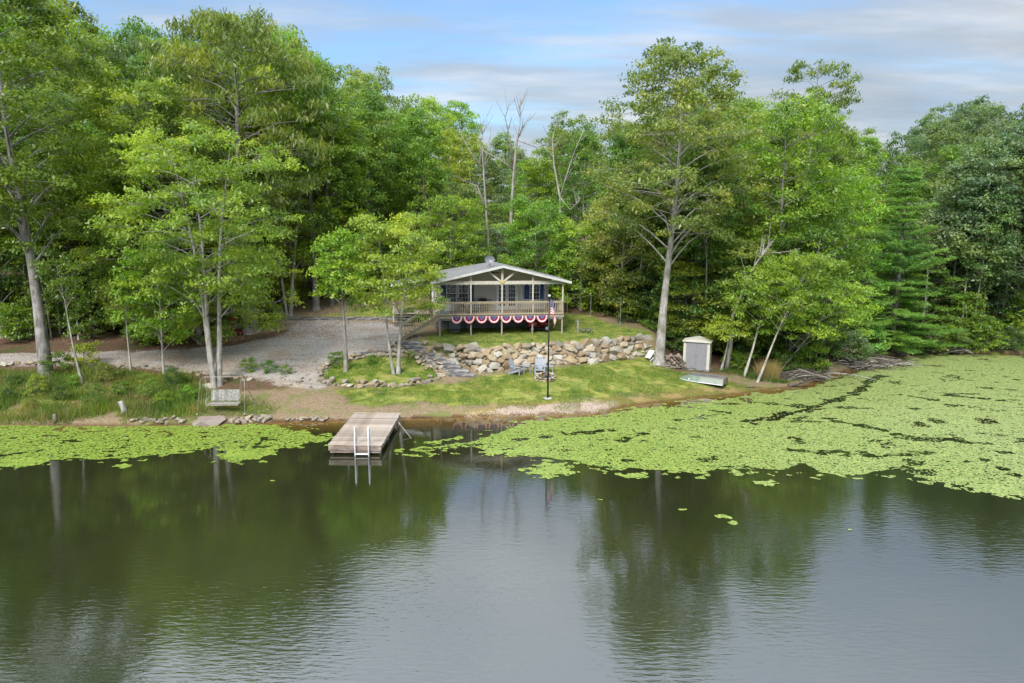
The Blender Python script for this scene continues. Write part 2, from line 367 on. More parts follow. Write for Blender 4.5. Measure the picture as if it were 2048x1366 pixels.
def leaf_mat(name, trans=.45, gloss=.3):
    m = bpy.data.materials.new(name); m.use_nodes = True; t = m.node_tree; t.nodes.clear(); o = t.nodes.new('ShaderNodeOutputMaterial')
    at = t.nodes.new('ShaderNodeAttribute'); at.attribute_name = 'v'; oi = t.nodes.new('ShaderNodeObjectInfo')
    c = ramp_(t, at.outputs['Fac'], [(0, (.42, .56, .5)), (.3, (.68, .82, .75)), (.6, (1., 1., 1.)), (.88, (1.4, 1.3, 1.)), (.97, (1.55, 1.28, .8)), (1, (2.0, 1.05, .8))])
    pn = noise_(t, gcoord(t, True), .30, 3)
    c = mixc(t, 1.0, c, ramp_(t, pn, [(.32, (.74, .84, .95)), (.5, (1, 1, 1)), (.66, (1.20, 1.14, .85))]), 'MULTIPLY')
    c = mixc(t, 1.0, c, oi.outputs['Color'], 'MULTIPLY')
    b = t.nodes.new('ShaderNodeBsdfPrincipled'); t.links.new(c, b.inputs['Base Color']); b.inputs['Roughness'].default_value = .38; b.inputs['Specular IOR Level'].default_value = gloss*1.6
    tr = t.nodes.new('ShaderNodeBsdfTranslucent'); tcol = mixc(t, 1.0, c, (1.5, 1.5, .6), 'MULTIPLY'); t.links.new(tcol, tr.inputs[0])
    mx = t.nodes.new('ShaderNodeMixShader'); mx.inputs[0].default_value = trans
    t.links.new(b.outputs[0], mx.inputs[1]); t.links.new(tr.outputs[0], mx.inputs[2]); t.links.new(mx.outputs[0], o.inputs[0]); return m
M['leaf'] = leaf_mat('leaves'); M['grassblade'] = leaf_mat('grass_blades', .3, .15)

def water_mat():
    m, t, b, o = newmat('pond_water'); pos = gcoord(t, True)
    sp = t.nodes.new('ShaderNodeSeparateXYZ'); t.links.new(pos, sp.inputs[0])
    at = t.nodes.new('ShaderNodeAttribute'); at.attribute_name = 'depth'
    deep = mixc(t, ramp_(t, noise_(t, pos, .12, 3), [(.35, 0.), (.65, 1.)]), (.015, .018, .007), (.025, .026, .011))
    c = mixc(t, ramp_(t, at.outputs['Fac'], [(0, 0.), (.22, .45), (.8, 1.)]), (.19, .105, .028), deep)
    df = t.nodes.new('ShaderNodeBsdfDiffuse'); t.links.new(c, df.inputs[0])
    gl = t.nodes.new('ShaderNodeBsdfGlossy'); gl.inputs['Roughness'].default_value = .008; gl.inputs['Color'].default_value = (.92, .95, 1, 1)
    w1 = noise_(t, mapping_(t, pos, (1.0, 3.6, 1), (0, 0, R(4))), 2.3, 3, .5)
    w2 = noise_(t, mapping_(t, pos, (.8, 2.0, 1), (0, 0, R(-8))), .55, 2, .5)
    region = ramp_(t, noise_(t, mapping_(t, pos, (.6, 1, 1), (0, 0, 0), (3.3, 1.2, 0)), .085, 3), [(.36, .16), (.58, 1.)])
    shore = ramp_(t, math_(t, 'DIVIDE', sp.outputs[1], 60.), [(.30, 1.), (.50, .22), (.62, .08)])
    amp = math_(t, 'MULTIPLY', region, shore)
    h = math_(t, 'ADD', math_(t, 'MULTIPLY', w1, math_(t, 'MULTIPLY', amp, .011)), math_(t, 'MULTIPLY', w2, math_(t, 'MULTIPLY', shore, .004)))
    bn = t.nodes.new('ShaderNodeBump'); bn.inputs['Strength'].default_value = 1; bn.inputs['Distance'].default_value = 1.0; t.links.new(h, bn.inputs['Height'])
    fr = t.nodes.new('ShaderNodeFresnel'); fr.inputs['IOR'].default_value = 2.9
    for n in (gl, fr): t.links.new(bn.outputs[0], n.inputs['Normal'])
    mx = t.nodes.new('ShaderNodeMixShader'); t.links.new(fr.outputs[0], mx.inputs[0]); t.links.new(df.outputs[0], mx.inputs[1]); t.links.new(gl.outputs[0], mx.inputs[2])
    t.nodes.remove(b); t.links.new(mx.outputs[0], o.inputs[0]); return m
M['water'] = water_mat()

def ground_mat():
    m, t, b, o = newmat('ground_cover'); pos = gcoord(t, True)
    a = t.nodes.new('ShaderNodeAttribute'); a.attribute_name = 'cover'; s = t.nodes.new('ShaderNodeSeparateColor'); t.links.new(a.outputs['Color'], s.inputs[0])
    a2 = t.nodes.new('ShaderNodeAttribute'); a2.attribute_name = 'cover2'; s2 = t.nodes.new('ShaderNodeSeparateColor'); t.links.new(a2.outputs['Color'], s2.inputs[0])
    f1 = noise_(t, pos, 9, 6, .7); f2 = noise_(t, pos, 1.1, 5, .6); f3 = noise_(t, pos, 26, 4, .7); f4 = noise_(t, mapping_(t, pos, (1, 1, 1), (0, 0, 1), (9, 4, 0)), .45, 4, .6)
    grass = ramp_(t, f2, [(.30, (.085, .14, .03)), (.44, (.16, .21, .045)), (.56, (.24, .265, .065)), (.70, (.31, .28, .10))])
    grass = mixc(t, 1.0, grass, ramp_(t, f3, [(.3, .62), (.5, 1.), (.72, 1.35)]), 'MULTIPLY')
    grass = mixc(t, 1.0, grass, ramp_(t, noise_(t, mapping_(t, pos, (.7, 1.6, 1)), 2.6, 6, .75), [(.36, (.66, .74, .7)), (.5, (1, 1, 1)), (.62, (1.3, 1.12, 1.0))]), 'MULTIPLY')
    dry = ramp_(t, f1, [(.3, (.22, .16, .06)), (.7, (.33, .26, .11))])
    dirt = ramp_(t, f1, [(.3, (.15, .10, .06)), (.5, (.25, .185, .12)), (.7, (.37, .29, .20))])
    dirt = mixc(t, ramp_(t, noise_(t, pos, .9, 6, .7), [(.50, 0.), (.60, .75)]), dirt, (.15, .18, .05))
    gravel = ramp_(t, f3, [(.28, (.20, .175, .155)), (.5, (.37, .335, .31)), (.72, (.54, .505, .475))])
    gravel = mixc(t, ramp_(t, noise_(t, mapping_(t, pos, (.12, 1.3, 1), (0, 0, R(6))), 1.2, 4, .6), [(.50, 0.), (.64, .6)]), gravel, (.22, .175, .14))
    gravel = mixc(t, ramp_(t, f4, [(.48, 0.), (.66, .6)]), gravel, (.30, .205, .13))
    litter = ramp_(t, f1, [(.3, (.055, .033, .02)), (.5, (.13, .08, .052)), (.7, (.22, .15, .11))])
    litter = mixc(t, ramp_(t, f4, [(.56, 0.), (.68, .8)]), litter, (.06, .09, .02))
    def soft(x):   # break the mask edge up with fine noise
        return ramp_(t, math_(t, 'ADD', x, math_(t, 'MULTIPLY', math_(t, 'SUBTRACT', math_(t, 'ADD', math_(t, 'MULTIPLY', f1, .6), math_(t, 'MULTIPLY', f2, .4)), .5), 1.5)), [(.40, 0.), (.60, 1.)])
    c = mixc(t, soft(s.outputs[2]), dirt, litter)
    c = mixc(t, soft(s.outputs[1]), c, gravel)
    c = mixc(t, soft(s2.outputs[0]), c, dry)
    c = mixc(t, soft(s.outputs[0]), c, grass)
    c = mixc(t, soft(s2.outputs[1]), c, ramp_(t, f3, [(.3, (.28, .19, .13)), (.7, (.46, .38, .31))]))     # pale washed pebbles
    c = mixc(t, s2.outputs[2], c, (.095, .05, .022))                                                       # wet margin
    setc(t, b.inputs['Base Color'], c); b.inputs['Roughness'].default_value = .95; b.inputs['Specular IOR Level'].default_value = .1
    bump_(t, b, math_(t, 'ADD', f3, math_(t, 'MULTIPLY', f1, 1.5)), .8, .05); return m
M['ground'] = ground_mat()

# ------------------------------------------------------------------ ground sheet
DRIVE = [PG(*p)[:2] for p in [(-260, 712), (0, 708), (200, 705), (330, 701), (450, 693), (540, 676), (592, 655), (570, 642), (600, 641), (760, 641), (800, 652), (805, 690), (792, 704), (705, 712), (672, 728),
         (654, 750), (640, 775), (560, 768), (500, 755), (430, 748), (330, 737), (200, 730), (0, 729), (-260, 733)]]
LAWN = [PG(*p)[:2] for p in [(668, 778), (760, 775), (850, 768), (915, 768), (960, 752), (1050, 742), (1180, 730), (1250, 716), (1300, 700), (1330, 735), (1420, 752), (1500, 772), (1540, 784), (1480, 790), (1380, 800), (1250, 815), (1180, 822), (1000, 826), (930, 812), (840, 806), (760, 812), (700, 806)]]
TERR = [(-6.6, 48.0), (-5.6, 47.3), (-2.3, 45.6), (1, 47), (5.4, 48.2), (8, 49.6), (10.3, 50.8), (10.6, 52), (8.2, 54.5), (6.5, 58), (3, 60), (-4, 56), (-5.6, 51)]
RINGC = np.array([-8.35, 44.0]); RINGR = np.array([3.9, 2.5])
def ringpt(a): return (RINGC[0]+RINGR[0]*math.cos(a), RINGC[1]+RINGR[1]*math.sin(a)+.25*math.cos(a))
STRIP = [PG(*p)[:2] for p in [(560, 636), (640, 630), (720, 618), (830, 612), (850, 632), (700, 638)]]
DIRTBACK = [PG(*p)[:2] for p in [(500, 640), (540, 605), (640, 598), (740, 604), (720, 616), (640, 628), (560, 634)]]
SHOREDIRT = [PG(*p)[:2] for p in [(520, 790), (640, 782), (690, 812), (790, 814), (840, 808), (930, 815), (900, 832), (600, 838), (545, 825)]]
SWINGG = [PG(*p)[:2] for p in [(-200, 738), (0, 760), (140, 770), (300, 765), (410, 780), (520, 800), (600, 822), (420, 832), (0, 842), (-200, 846)]]
ax = np.concatenate([np.array([-900, -600, -400, -260, -170, -120, -90, -75, -65, -58, -53, -49]), np.arange(-46, 46.01, .25), np.array([49, 53, 58, 65, 75, 90, 120, 170, 260, 400, 600, 900])])
ay = np.concatenate([np.array([-200, -60, -20, 0, 12, 22, 28, 31]), np.arange(33, 66, .25), np.arange(66, 90, 1.0), np.array([93, 97, 103, 112, 125, 145, 175, 220, 290, 400, 600, 900, 1400])])
GX, GY = np.meshgrid(ax, ay); GZ = hgt(GX, np.minimum(GY, 640)); GZ = np.maximum(GZ, -4)
X, Y = GX.ravel(), GY.ravel(); t_ = Y-Ys(X)
wob = (fbm(X*.6, Y*.6, 3)-.5)*1.6
def inside(poly, soft=.5, wobble=1.0):
    soft = soft*1.7; return np.clip(.5-(polysd(poly, X, Y)+wob*wobble)/soft/2, 0, 1)
g = inside(LAWN, .5, .5); g = np.maximum(g, inside(TERR, .4, .3)); g = np.maximum(g, .9*inside(STRIP, .5, .7))
ringp = [ringpt(a) for a in np.linspace(0, 2*math.pi, 28)]
g = np.maximum(g, .72*inside(ringp, .3, .1)); g = np.maximum(g, .60*inside(SWINGG, .8, 1.2))
gr = inside(DRIVE, .5, .8)
woods = np.clip(1-g-inside(SHOREDIRT, 1, 1)-inside(DIRTBACK, 1, 1)-.5*inside(SWINGG, 1, 1), 0, 1)
lit = woods*np.clip((t_-2)/3, 0, 1); lit = np.where((X > -20) & (X < -3) & (t_ > 17) & (t_ < 29), lit*.35, lit); lit = lit*(1-.8*sstep(-14, -12, X)*(1-sstep(9.5, 11.5, X))*(1-sstep(15, 18, t_)))
nearsh = (1-sstep(.3, 1.9, t_))*sstep(-6, -1, X+wob)*(1-sstep(15, 19, X+wob))
dry = np.clip(nearsh*.75+.42*inside(SWINGG, .8, 1.5)*(fbm(X*.8+5, Y*.8, 3) > .5)+.5*g*sstep(.50, .66, fbm(X*.5+9, Y*.9+3, 3)), 0, 1)
g = np.clip(g-nearsh*.75-.35*(dry > .4), 0, 1); lit = lit*(1-nearsh)
peb = (1-sstep(.25, .85, np.abs(t_-.55)))*(sstep(-2, 0, X)*(1-sstep(5.5, 7.5, X)))*.85+inside([PG(*p)[:2] for p in [(1130, 812), (1190, 808), (1215, 820), (1160, 826)]], .3, .4)*.8
wet = (t_ < .16)*.9+(1-sstep(.1, .45, t_))*sstep(3, 7, X+wob)*.6
wet = np.clip(wet, 0, .9)
cover = np.c_[g, gr, lit]; cover2 = np.c_[dry, np.clip(peb, 0, 1), wet]
ny, nx = GX.shape; idx = np.arange(nx*ny).reshape(ny, nx)
FQ = np.c_[idx[:-1, :-1].ravel(), idx[:-1, 1:].ravel(), idx[1:, 1:].ravel(), idx[1:, :-1].ravel()]
isdr = gr[FQ].mean(1) > .5
V = np.c_[X, Y, GZ.ravel()]
def submesh(name, faces, keep):
    u, inv = np.unique(faces, return_inverse=True)
    return npmesh(name, V[u], inv.reshape(faces.shape), M['ground'], {'cover': cover[u], 'cover2': cover2[u]}, True)
tag(link('ground', submesh('ground', FQ[~isdr], 0)), kind='structure')
tag(link('driveway', submesh('driveway', FQ[isdr], 0)), kind='structure')

# water sheet with its depth
wxs = np.concatenate([[-400, -200, -100, -70], np.arange(-50, 50.1, .5), [70, 100, 200, 400]]); wys = np.concatenate([[-195, -100, -30, 0, 10, 20], np.arange(24, 64, .25)])
WX, WY = np.meshgrid(wxs, wys); dep = np.clip(-hgt(WX, WY), 0, 3).ravel()
n1, n2 = WX.shape; idx = np.arange(n1*n2).reshape(n1, n2)
wq = np.c_[idx[:-1, :-1].ravel(), idx[:-1, 1:].ravel(), idx[1:, 1:].ravel(), idx[1:, :-1].ravel()]
wq = wq[(dep[wq].max(1) > 0)]
tag(link('pond_water', npmesh('pond_water', np.c_[WX.ravel(), WY.ravel(), np.zeros(n1*n2)], wq, M['water'], {'depth': dep}, True)), kind='structure')

# ------------------------------------------------------------------ floating leaves on the pond
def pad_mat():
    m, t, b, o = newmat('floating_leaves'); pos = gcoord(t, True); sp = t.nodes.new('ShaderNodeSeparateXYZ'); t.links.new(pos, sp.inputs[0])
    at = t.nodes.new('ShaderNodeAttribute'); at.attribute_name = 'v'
    far = ramp_(t, math_(t, 'ADD', math_(t, 'MULTIPLY', sp.outputs[0], .022), math_(t, 'MULTIPLY', noise_(t, pos, .12, 3), .5)), [(.2, 0.), (.8, 1.)])  # paler towards the right: sheen of the bright sky painted into the leaf colour
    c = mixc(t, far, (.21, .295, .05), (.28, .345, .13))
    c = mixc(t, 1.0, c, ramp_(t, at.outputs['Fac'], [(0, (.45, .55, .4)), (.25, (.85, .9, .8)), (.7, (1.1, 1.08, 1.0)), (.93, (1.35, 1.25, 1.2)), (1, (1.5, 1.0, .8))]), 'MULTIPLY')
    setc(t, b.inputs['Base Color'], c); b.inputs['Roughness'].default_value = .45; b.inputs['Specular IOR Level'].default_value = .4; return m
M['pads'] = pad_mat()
def pads(name, n, bbox, maskf, size, label, seed):
    r = np.random.default_rng(seed)
    x = r.uniform(bbox[0], bbox[1], n); y = r.uniform(bbox[2], bbox[3], n); k = maskf(x, y, r) & (Ys(x)-y > .02); x, y = x[k], y[k]; n = len(x)
    s = size*(.55+.8*r.random(n))*(1+.012*np.maximum(y-24, 0)); a0 = r.random(n)*6.283; el = .7+.3*r.random(n)
    tx, ty = r.normal(0, .10, (2, n)); z0 = .006+r.random(n)*.012
    ang = a0[:, None]+np.arange(4)[None]*math.pi/2
    px_ = s[:, None]*np.cos(ang)*.5; py_ = s[:, None]*np.sin(ang)*.5*el[:, None]
    pz_ = z0[:, None]+np.abs(px_*tx[:, None]+py_*ty[:, None])
    Vv = np.stack([x[:, None]+px_, y[:, None]+py_, pz_], 2).reshape(-1, 3)
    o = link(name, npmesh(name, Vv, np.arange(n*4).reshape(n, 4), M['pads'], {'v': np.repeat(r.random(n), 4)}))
    return tag(o, label, 'pond weed', kind='stuff')
PR = [PZ(*p) for p in [(925, 884), (1000, 868), (1060, 842), (1130, 838), (1215, 828), (1290, 816), (1400, 803), (1560, 786), (1640, 772), (1700, 748), (1760, 737), (1790, 722), (1830, 706), (2300, 700), (2300, 1040), (2120, 1010), (2048, 995), (1985, 968), (1920, 972), (1840, 955), (1790, 938),
      (1720, 950), (1640, 950), (1600, 925), (1560, 938), (1440, 940), (1395, 950), (1330, 938), (1240, 940), (1160, 925), (1080, 915), (1010, 905), (960, 897), (900, 895), (860, 903), (825, 900), (850, 893)]]
PL = [PZ(*p) for p in [(-260, 845), (0, 840), (400, 846), (540, 850), (600, 862), (668, 868), (655, 885), (600, 890), (560, 898), (520, 920), (470, 922), (440, 912), (510, 900), (420, 900), (340, 908), (260, 918), (100, 918), (40, 935), (20, 932), (70, 918), (0, 920), (-260, 935)]]
chans = [([PZ(*p) for p in [(1760, 752), (1735, 768), (1700, 790), (1620, 818), (1560, 832), (1500, 846)]], .32), ([PZ(*p) for p in [(1880, 790), (1960, 796), (2060, 808)]], .22), ([PZ(*p) for p in [(1200, 905), (1235, 885), (1290, 868)]], .10),
         ([PZ(*p) for p in [(1650, 838), (1740, 855), (1800, 870)]], .25), ([PZ(*p) for p in [(1590, 900), (1680, 908), (1830, 912)]], .22), ([PZ(*p) for p in [(1960, 918), (2010, 940), (2040, 955)]], .2), ([PZ(*p) for p in [(1240, 862), (1150, 866), (1040, 880)]], .10), ([PZ(*p) for p in [(1780, 790), (1830, 795), (1870, 800)]], .15),
         ([PZ(*p) for p in [(1850, 870), (1900, 880), (1960, 890)]], .18)]
def mask_r(x, y, r):
    d = polysd(PR, x, y)+(fbm(x*1.1, y*1.6, 4)-.5)*.8
    hole = fbm(x*.75, y*1.35+7, 5); thr = .28+.07*sstep(8, 20, x)*(1-sstep(30, 45, y)*.3)
    k = (d < -.05) & ((hole > thr) | (r.random(len(x)) < .10))
    fine = fbm(x*3.1, y*4.2+3, 3) > .25; k &= fine | (r.random(len(x)) < .3)
    for pl, wd in chans: k &= (linesd(pl, x, y)+(fbm(x*1.7, y*2.6, 3)-.5)*1.2 > wd) | (r.random(len(x)) < .04)
    fringe = (d > -.05) & (d < .7) & (fbm(x*2.2+3, y*3, 3) > .64)
    return k | fringe
def mask_l(x, y, r):
    d = polysd(PL, x, y)+(fbm(x*1.1, y*1.6, 4)-.5)*.9
    return ((d < 0) & (fbm(x*1.6, y*2.6+3, 4) > .30)) | ((d >= 0) & (d < .6) & (fbm(x*2.2+3, y*3, 3) > .66))
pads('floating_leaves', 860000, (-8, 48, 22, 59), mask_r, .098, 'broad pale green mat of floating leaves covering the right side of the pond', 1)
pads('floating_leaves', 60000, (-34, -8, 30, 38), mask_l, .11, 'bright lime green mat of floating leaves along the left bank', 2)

fl = [PZ(*p)+(r_,) for p, r_ in [((248, 933), .30), ((1270, 951), .45), ((1447, 1034), .20), ((1466, 1046), .14), ((1369, 1020), .10), ((1530, 966), .35), ((1095, 944), .75), ((1110, 935), .6), ((40, 925), .8), ((480, 908), .7), ((545, 962), .06), ((1340, 938), .3), ((1995, 980), .8), ((1960, 972), .5), ((985, 905), .4), ((1040, 902), .5), ((870, 872), .25), ((1650, 905), .05), ((1700, 1060), .05), ((1200, 1000), .05)]]
def mask_f(x, y, r):
    k = np.zeros(len(x), bool)
    for cx_, cy_, rr in fl: k |= (np.hypot((x-cx_)*.62, y-cy_)+(fbm(x*4, y*5, 3)-.5)*rr*1.6 < rr*.75) & (r.random(len(x)) < .75)
    return k
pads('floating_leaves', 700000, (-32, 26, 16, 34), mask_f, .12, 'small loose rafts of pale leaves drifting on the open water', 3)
# ------------------------------------------------------------------ cabin
HY = R(9); HO = Vector((-5.2, 49.5, 0)); GZ0 = 2.82
cabin = empty('cabin', (HO.x, HO.y, GZ0), HY, 'tan sided lakeside cabin with a raised railed porch under a low gable roof', 'cabin')
def hw(x, y): return (HO.x+x*math.cos(HY)-y*math.sin(HY), HO.y+x*math.sin(HY)+y*math.cos(HY))     # cabin plan -> world
def lx(px, ly): # local x seen at pixel column px on the cabin plane y=ly
    k = (px-1024)/F; c, s = math.cos(HY), math.sin(HY)
    # solve X = k*depth, depth ~ Y*cosP + 6*sinP
    a = c-k*s*math.cos(PITCH); b = k*((HO.y+ly*c)*math.cos(PITCH)+7*math.sin(PITCH))-HO.x+ly*s
    return b/a
DK = 1.41; RT = DK+.97; W0 = 2.9; BT = 3.90          # deck floor, rail top, wall plane, beam top (above cabin base)
L = 9.05
APX = 4.55; APZ = 4.98; EVZ = 3.82; EL_, ER = -.62, 9.52
def roofz(x): return APZ-(APZ-EVZ)*(abs(x-APX)/((APX-EL_) if x < APX else (ER-APX)))
# walls: lapped boards
XL, XR = -.22, 8.45
def lap_wall(name, x0, x1, yplane, z0, z1, gable=False):
    b = MB(); z = z0; h = .105
    while z < z1:
        a, c = x0, x1
        if gable:
            zz_ = z+.05
            if zz_ > roofz(x0)-.12: 
                # clip by the roof slope
                a = max(x0, APX-(APZ-.1-zz_)/(APZ-EVZ)*(APX-EL_)); 
            if zz_ > roofz(x1)-.12: c = min(x1, APX+(APZ-.1-zz_)/(APZ-EVZ)*(ER-APX))
        if c-a < .05: break
        b.add([(a, yplane-.022, z), (c, yplane-.022, z), (c, yplane, z+h), (a, yplane, z+h), (a, yplane+.06, z), (c, yplane+.06, z), (c, yplane+.06, z+h), (a, yplane+.06, z+h)],
              [(0, 1, 2, 3), (4, 7, 6, 5), (0, 4, 5, 1), (3, 2, 6, 7), (0, 3, 7, 4), (1, 5, 6, 2)])
        z += h
    return b
lap_wall('wall', XL, XR, W0, DK-.12, APZ, True).build('wall', M['siding'], cabin)
HL = 7.0
def side(x, sgn):
    b = MB(); z = DK-.12
    while z < EVZ-.02:
        b.add([(x+sgn*.022, W0+.07, z), (x+sgn*.022, W0+HL, z), (x, W0+HL, z+.105), (x, W0+.07, z+.105), (x-sgn*.06, W0+.07, z), (x-sgn*.06, W0+HL, z), (x-sgn*.06, W0+HL, z+.105), (x-sgn*.06, W0+.07, z+.105)],
              [(0, 1, 2, 3), (4, 7, 6, 5), (0, 4, 5, 1), (3, 2, 6, 7), (0, 3, 7, 4), (1, 5, 6, 2)]); z += .105
    b.build('wall', M['siding'], cabin)
side(XL, -1); side(XR, 1)
b = MB(); b.box(((XL+XR)/2, W0+HL-.05, (DK+EVZ)/2), (XR-XL-.2, .1, EVZ-DK)); b.build('wall', M['siding'], cabin)
for x in (XL-.03, XR+.03): MB().box((x, W0-.03, (DK-.12+EVZ)/2), (.10, .09, EVZ-DK+.1)).build('corner_trim', M['shed_trim'], cabin)
# foundation
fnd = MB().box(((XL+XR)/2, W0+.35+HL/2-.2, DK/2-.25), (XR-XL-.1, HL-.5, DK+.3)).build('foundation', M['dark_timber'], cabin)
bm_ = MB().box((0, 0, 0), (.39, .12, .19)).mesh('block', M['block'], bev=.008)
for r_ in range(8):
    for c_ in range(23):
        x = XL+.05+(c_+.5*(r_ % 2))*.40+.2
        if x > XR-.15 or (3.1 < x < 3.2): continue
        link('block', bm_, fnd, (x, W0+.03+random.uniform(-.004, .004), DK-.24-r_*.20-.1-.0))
# porch roof, main roof
def slab(b, x0, z0, x1, z1, y0, y1, th, mi=0):
    b.add([(x0, y0, z0), (x1, y0, z1), (x1, y1, z1), (x0, y1, z0), (x0, y0, z0-th), (x1, y0, z1-th), (x1, y1, z1-th), (x0, y1, z0-th)],
          [(0, 1, 2, 3), (4, 7, 6, 5), (0, 4, 5, 1), (3, 2, 6, 7), (0, 3, 7, 4), (1, 5, 6, 2)], mi)
YF = -.42
roof = MB(); slab(roof, EL_, EVZ, APX, APZ, YF+.03, W0+1.2, .06); slab(roof, APX+.002, APZ, ER, EVZ, YF+.03, W0+1.2, .06)
roof = roof.build('porch_roof', M['roof'], cabin)
b = MB(); slab(b, EL_+.02, EVZ-.065, APX, APZ-.065, YF+.08, W0-.03, .05); slab(b, APX+.002, APZ-.065, ER-.02, EVZ-.065, YF+.08, W0-.03, .05); b.build('porch_ceiling', M['ceiling'], roof)
b = MB(); slab(b, EL_-.03, EVZ+.012, APX, APZ+.014, YF, YF+.028, .17); slab(b, APX+.002, APZ+.014, ER+.03, EVZ+.012, YF, YF+.028, .17); M['fascia'] = rough_mat('fascia_paint', (.44, .44, .44), (.56, .56, .56), 2, .5, .1); b.build('fascia', M['fascia'], roof)
b = MB()
for k in range(1, 6): # shingle course edges and lap lines
    y = YF+.05+k*.72; slab(b, EL_+.02, EVZ+.012, APX-.02, APZ+.012, y, y+.10, .011)
b.build('roof_seam', M['grey_metal'], roof)
mr = MB(); slab(mr, EL_+.12, EVZ-.10, APX, APZ-.42, W0+1.22, W0+HL+.4, .14); slab(mr, APX+.002, APZ-.42, ER-.5, EVZ-.10, W0+1.22, W0+HL+.4, .14)
mr = mr.build('main_roof', M['roof'], cabin)
b = MB(); 
for k in range(6): slab(b, EL_+.13, EVZ-.088, APX-.02, APZ-.408, W0+1.5+k*1.0, W0+1.56+k*1.0, .011)
b.build('roof_seam', M['grey_metal'], mr)
b = MB(); slab(b, EL_+.08, EVZ-.09, EL_+.118, EVZ-.08, W0+1.22, W0+HL+.4, .16); b.build('fascia', M['white_paint'], mr)
# porch posts, beam and truss
def px_l(px): return lx(px, 0.06)
posts = [0.03, 2.27, 4.52, 6.78, 9.0]
bmx = MB(); bmx.box((L/2, .06, BT-.16), (L+.1, .09, .24)); beam = bmx.build('porch_beam', M['beam'], cabin)
for i, x in enumerate(posts):
    MB().box((x, .06, (DK+BT-.28)/2), (.10, .10, BT-.28-DK-.001)).build('post', M['beam'], cabin)
tr = MB(); tr.bar((APX-.02, .055, BT-.04), (APX-.02, .055, APZ-.2), .16, .085, upv=(0, 1, 0)); tr.build('king_post', M['beam'], cabin)
for s in (-1, 1):
    MB().bar((APX-.02+s*.12, .055, BT-.05), (APX-.02+s*1.02, .055, roofz(APX+s*1.02)-.19), .13, .08, upv=(0, 1, 0)).build('brace', M['beam'], cabin)
for x in (2.27, 6.78): MB().box((x, .058, (BT-.04+roofz(x)-.2)/2), (.15, .085, roofz(x)-.2-BT+.06)).build('truss_post', M['beam'], cabin)
b = MB(); b.bar((APX-1.6, W0-.5, APZ-.42), (APX+1.6, W0-.5, APZ-.42), .09, .14); b.build('collar_tie', M['beam'], cabin)
b = MB() # star shaped ornament where the braces meet
P = []
for k in range(10):
    a = math.pi/2+k*math.pi/5; r_ = .30 if k % 2 == 0 else .14; P.append((APX-.02+r_*math.cos(a), -.02, BT-.10+r_*math.sin(a)*.8))
b.add(P+[(x, .008, z) for x, y, z in P]+[(APX-.02, -.045, BT-.10)], [(k, (k+1) % 10, 20) for k in range(10)]+[(k, k+10, (k+1) % 10+10, (k+1) % 10) for k in range(10)])
M['gold'] = rough_mat('weathered_gold', (.42, .33, .14), (.52, .43, .2), 6, .6, .2); b.build('star_ornament', M['gold'], cabin)
# deck
b = MB(); nb = 22
for k in range(nb): b.box((L/2, .07+(k+.5)*(W0-.1)/nb, DK-.018), (L+.06, (W0-.1)/nb-.006, .036))
tag(b.build('deck_floor', M['weathered_wood'], cabin), kind='stuff')
MB().box((L/2, .02, DK-.135), (L+.10, .045, .19)).build('rim_joist', M['weathered_wood'], cabin)
MB().box((L/2, .045, DK-.30), (L-.1, .05, .14)).build('rim_joist', M['dark_timber'], cabin)
for x in (-.02, L+.02): MB().box((x, W0/2+.06, DK-.12), (.045, W0-.1, .2)).build('rim_joist', M['weathered_wood'], cabin)
def gl(x, y): wx_, wy_ = hw(x, y); return G(wx_, wy_)-GZ0
for x in posts:
    z0 = gl(x, .12)-.25; MB().box((x, .12, (z0+DK-.235)/2), (.10, .10, DK-.235-z0)).build('deck_post', M['weathered_wood'], cabin)
for x in (-.0, 2.27, 4.52, 6.78, 9.0):
    z0 = gl(x, 2.4)-.25; MB().box((x, 2.35, (z0+DK-.23)/2), (.09, .09, DK-.23-z0)).build('deck_post', M['dark_timber'], cabin)
rail = MB().box((L/2, .02, RT-.02), (L+.14, .14, .038)).build('porch_railing', M['deck_wood'], cabin)
MB().box((L/2, -.008, RT-.085), (L+.02, .036, .088)).build('rail', M['deck_wood'], rail); MB().box((L/2, -.008, DK+.07), (L+.02, .036, .088)).build('rail', M['deck_wood'], rail)
bal = MB().box((0, 0, 0), (.030, .032, RT-DK-.06)).mesh('baluster', M['deck_wood'])
n = 68
for k in range(n): link('baluster', bal, rail, (.06+k*(L-.12)/(n-1), -.045, (RT+DK)/2-.03))
rs = MB().box((L+.02, 1.5, RT-.02), (.14, 2.8, .038)).build('porch_railing', M['deck_wood'], cabin)
for z in (RT-.085, DK+.07): MB().box((L+.03, 1.5, z), (.036, 2.8, .088)).build('rail', M['deck_wood'], rs)
for k in range(20): link('baluster', bal, rs, (L+.066, .16+k*.14, (RT+DK)/2-.03))
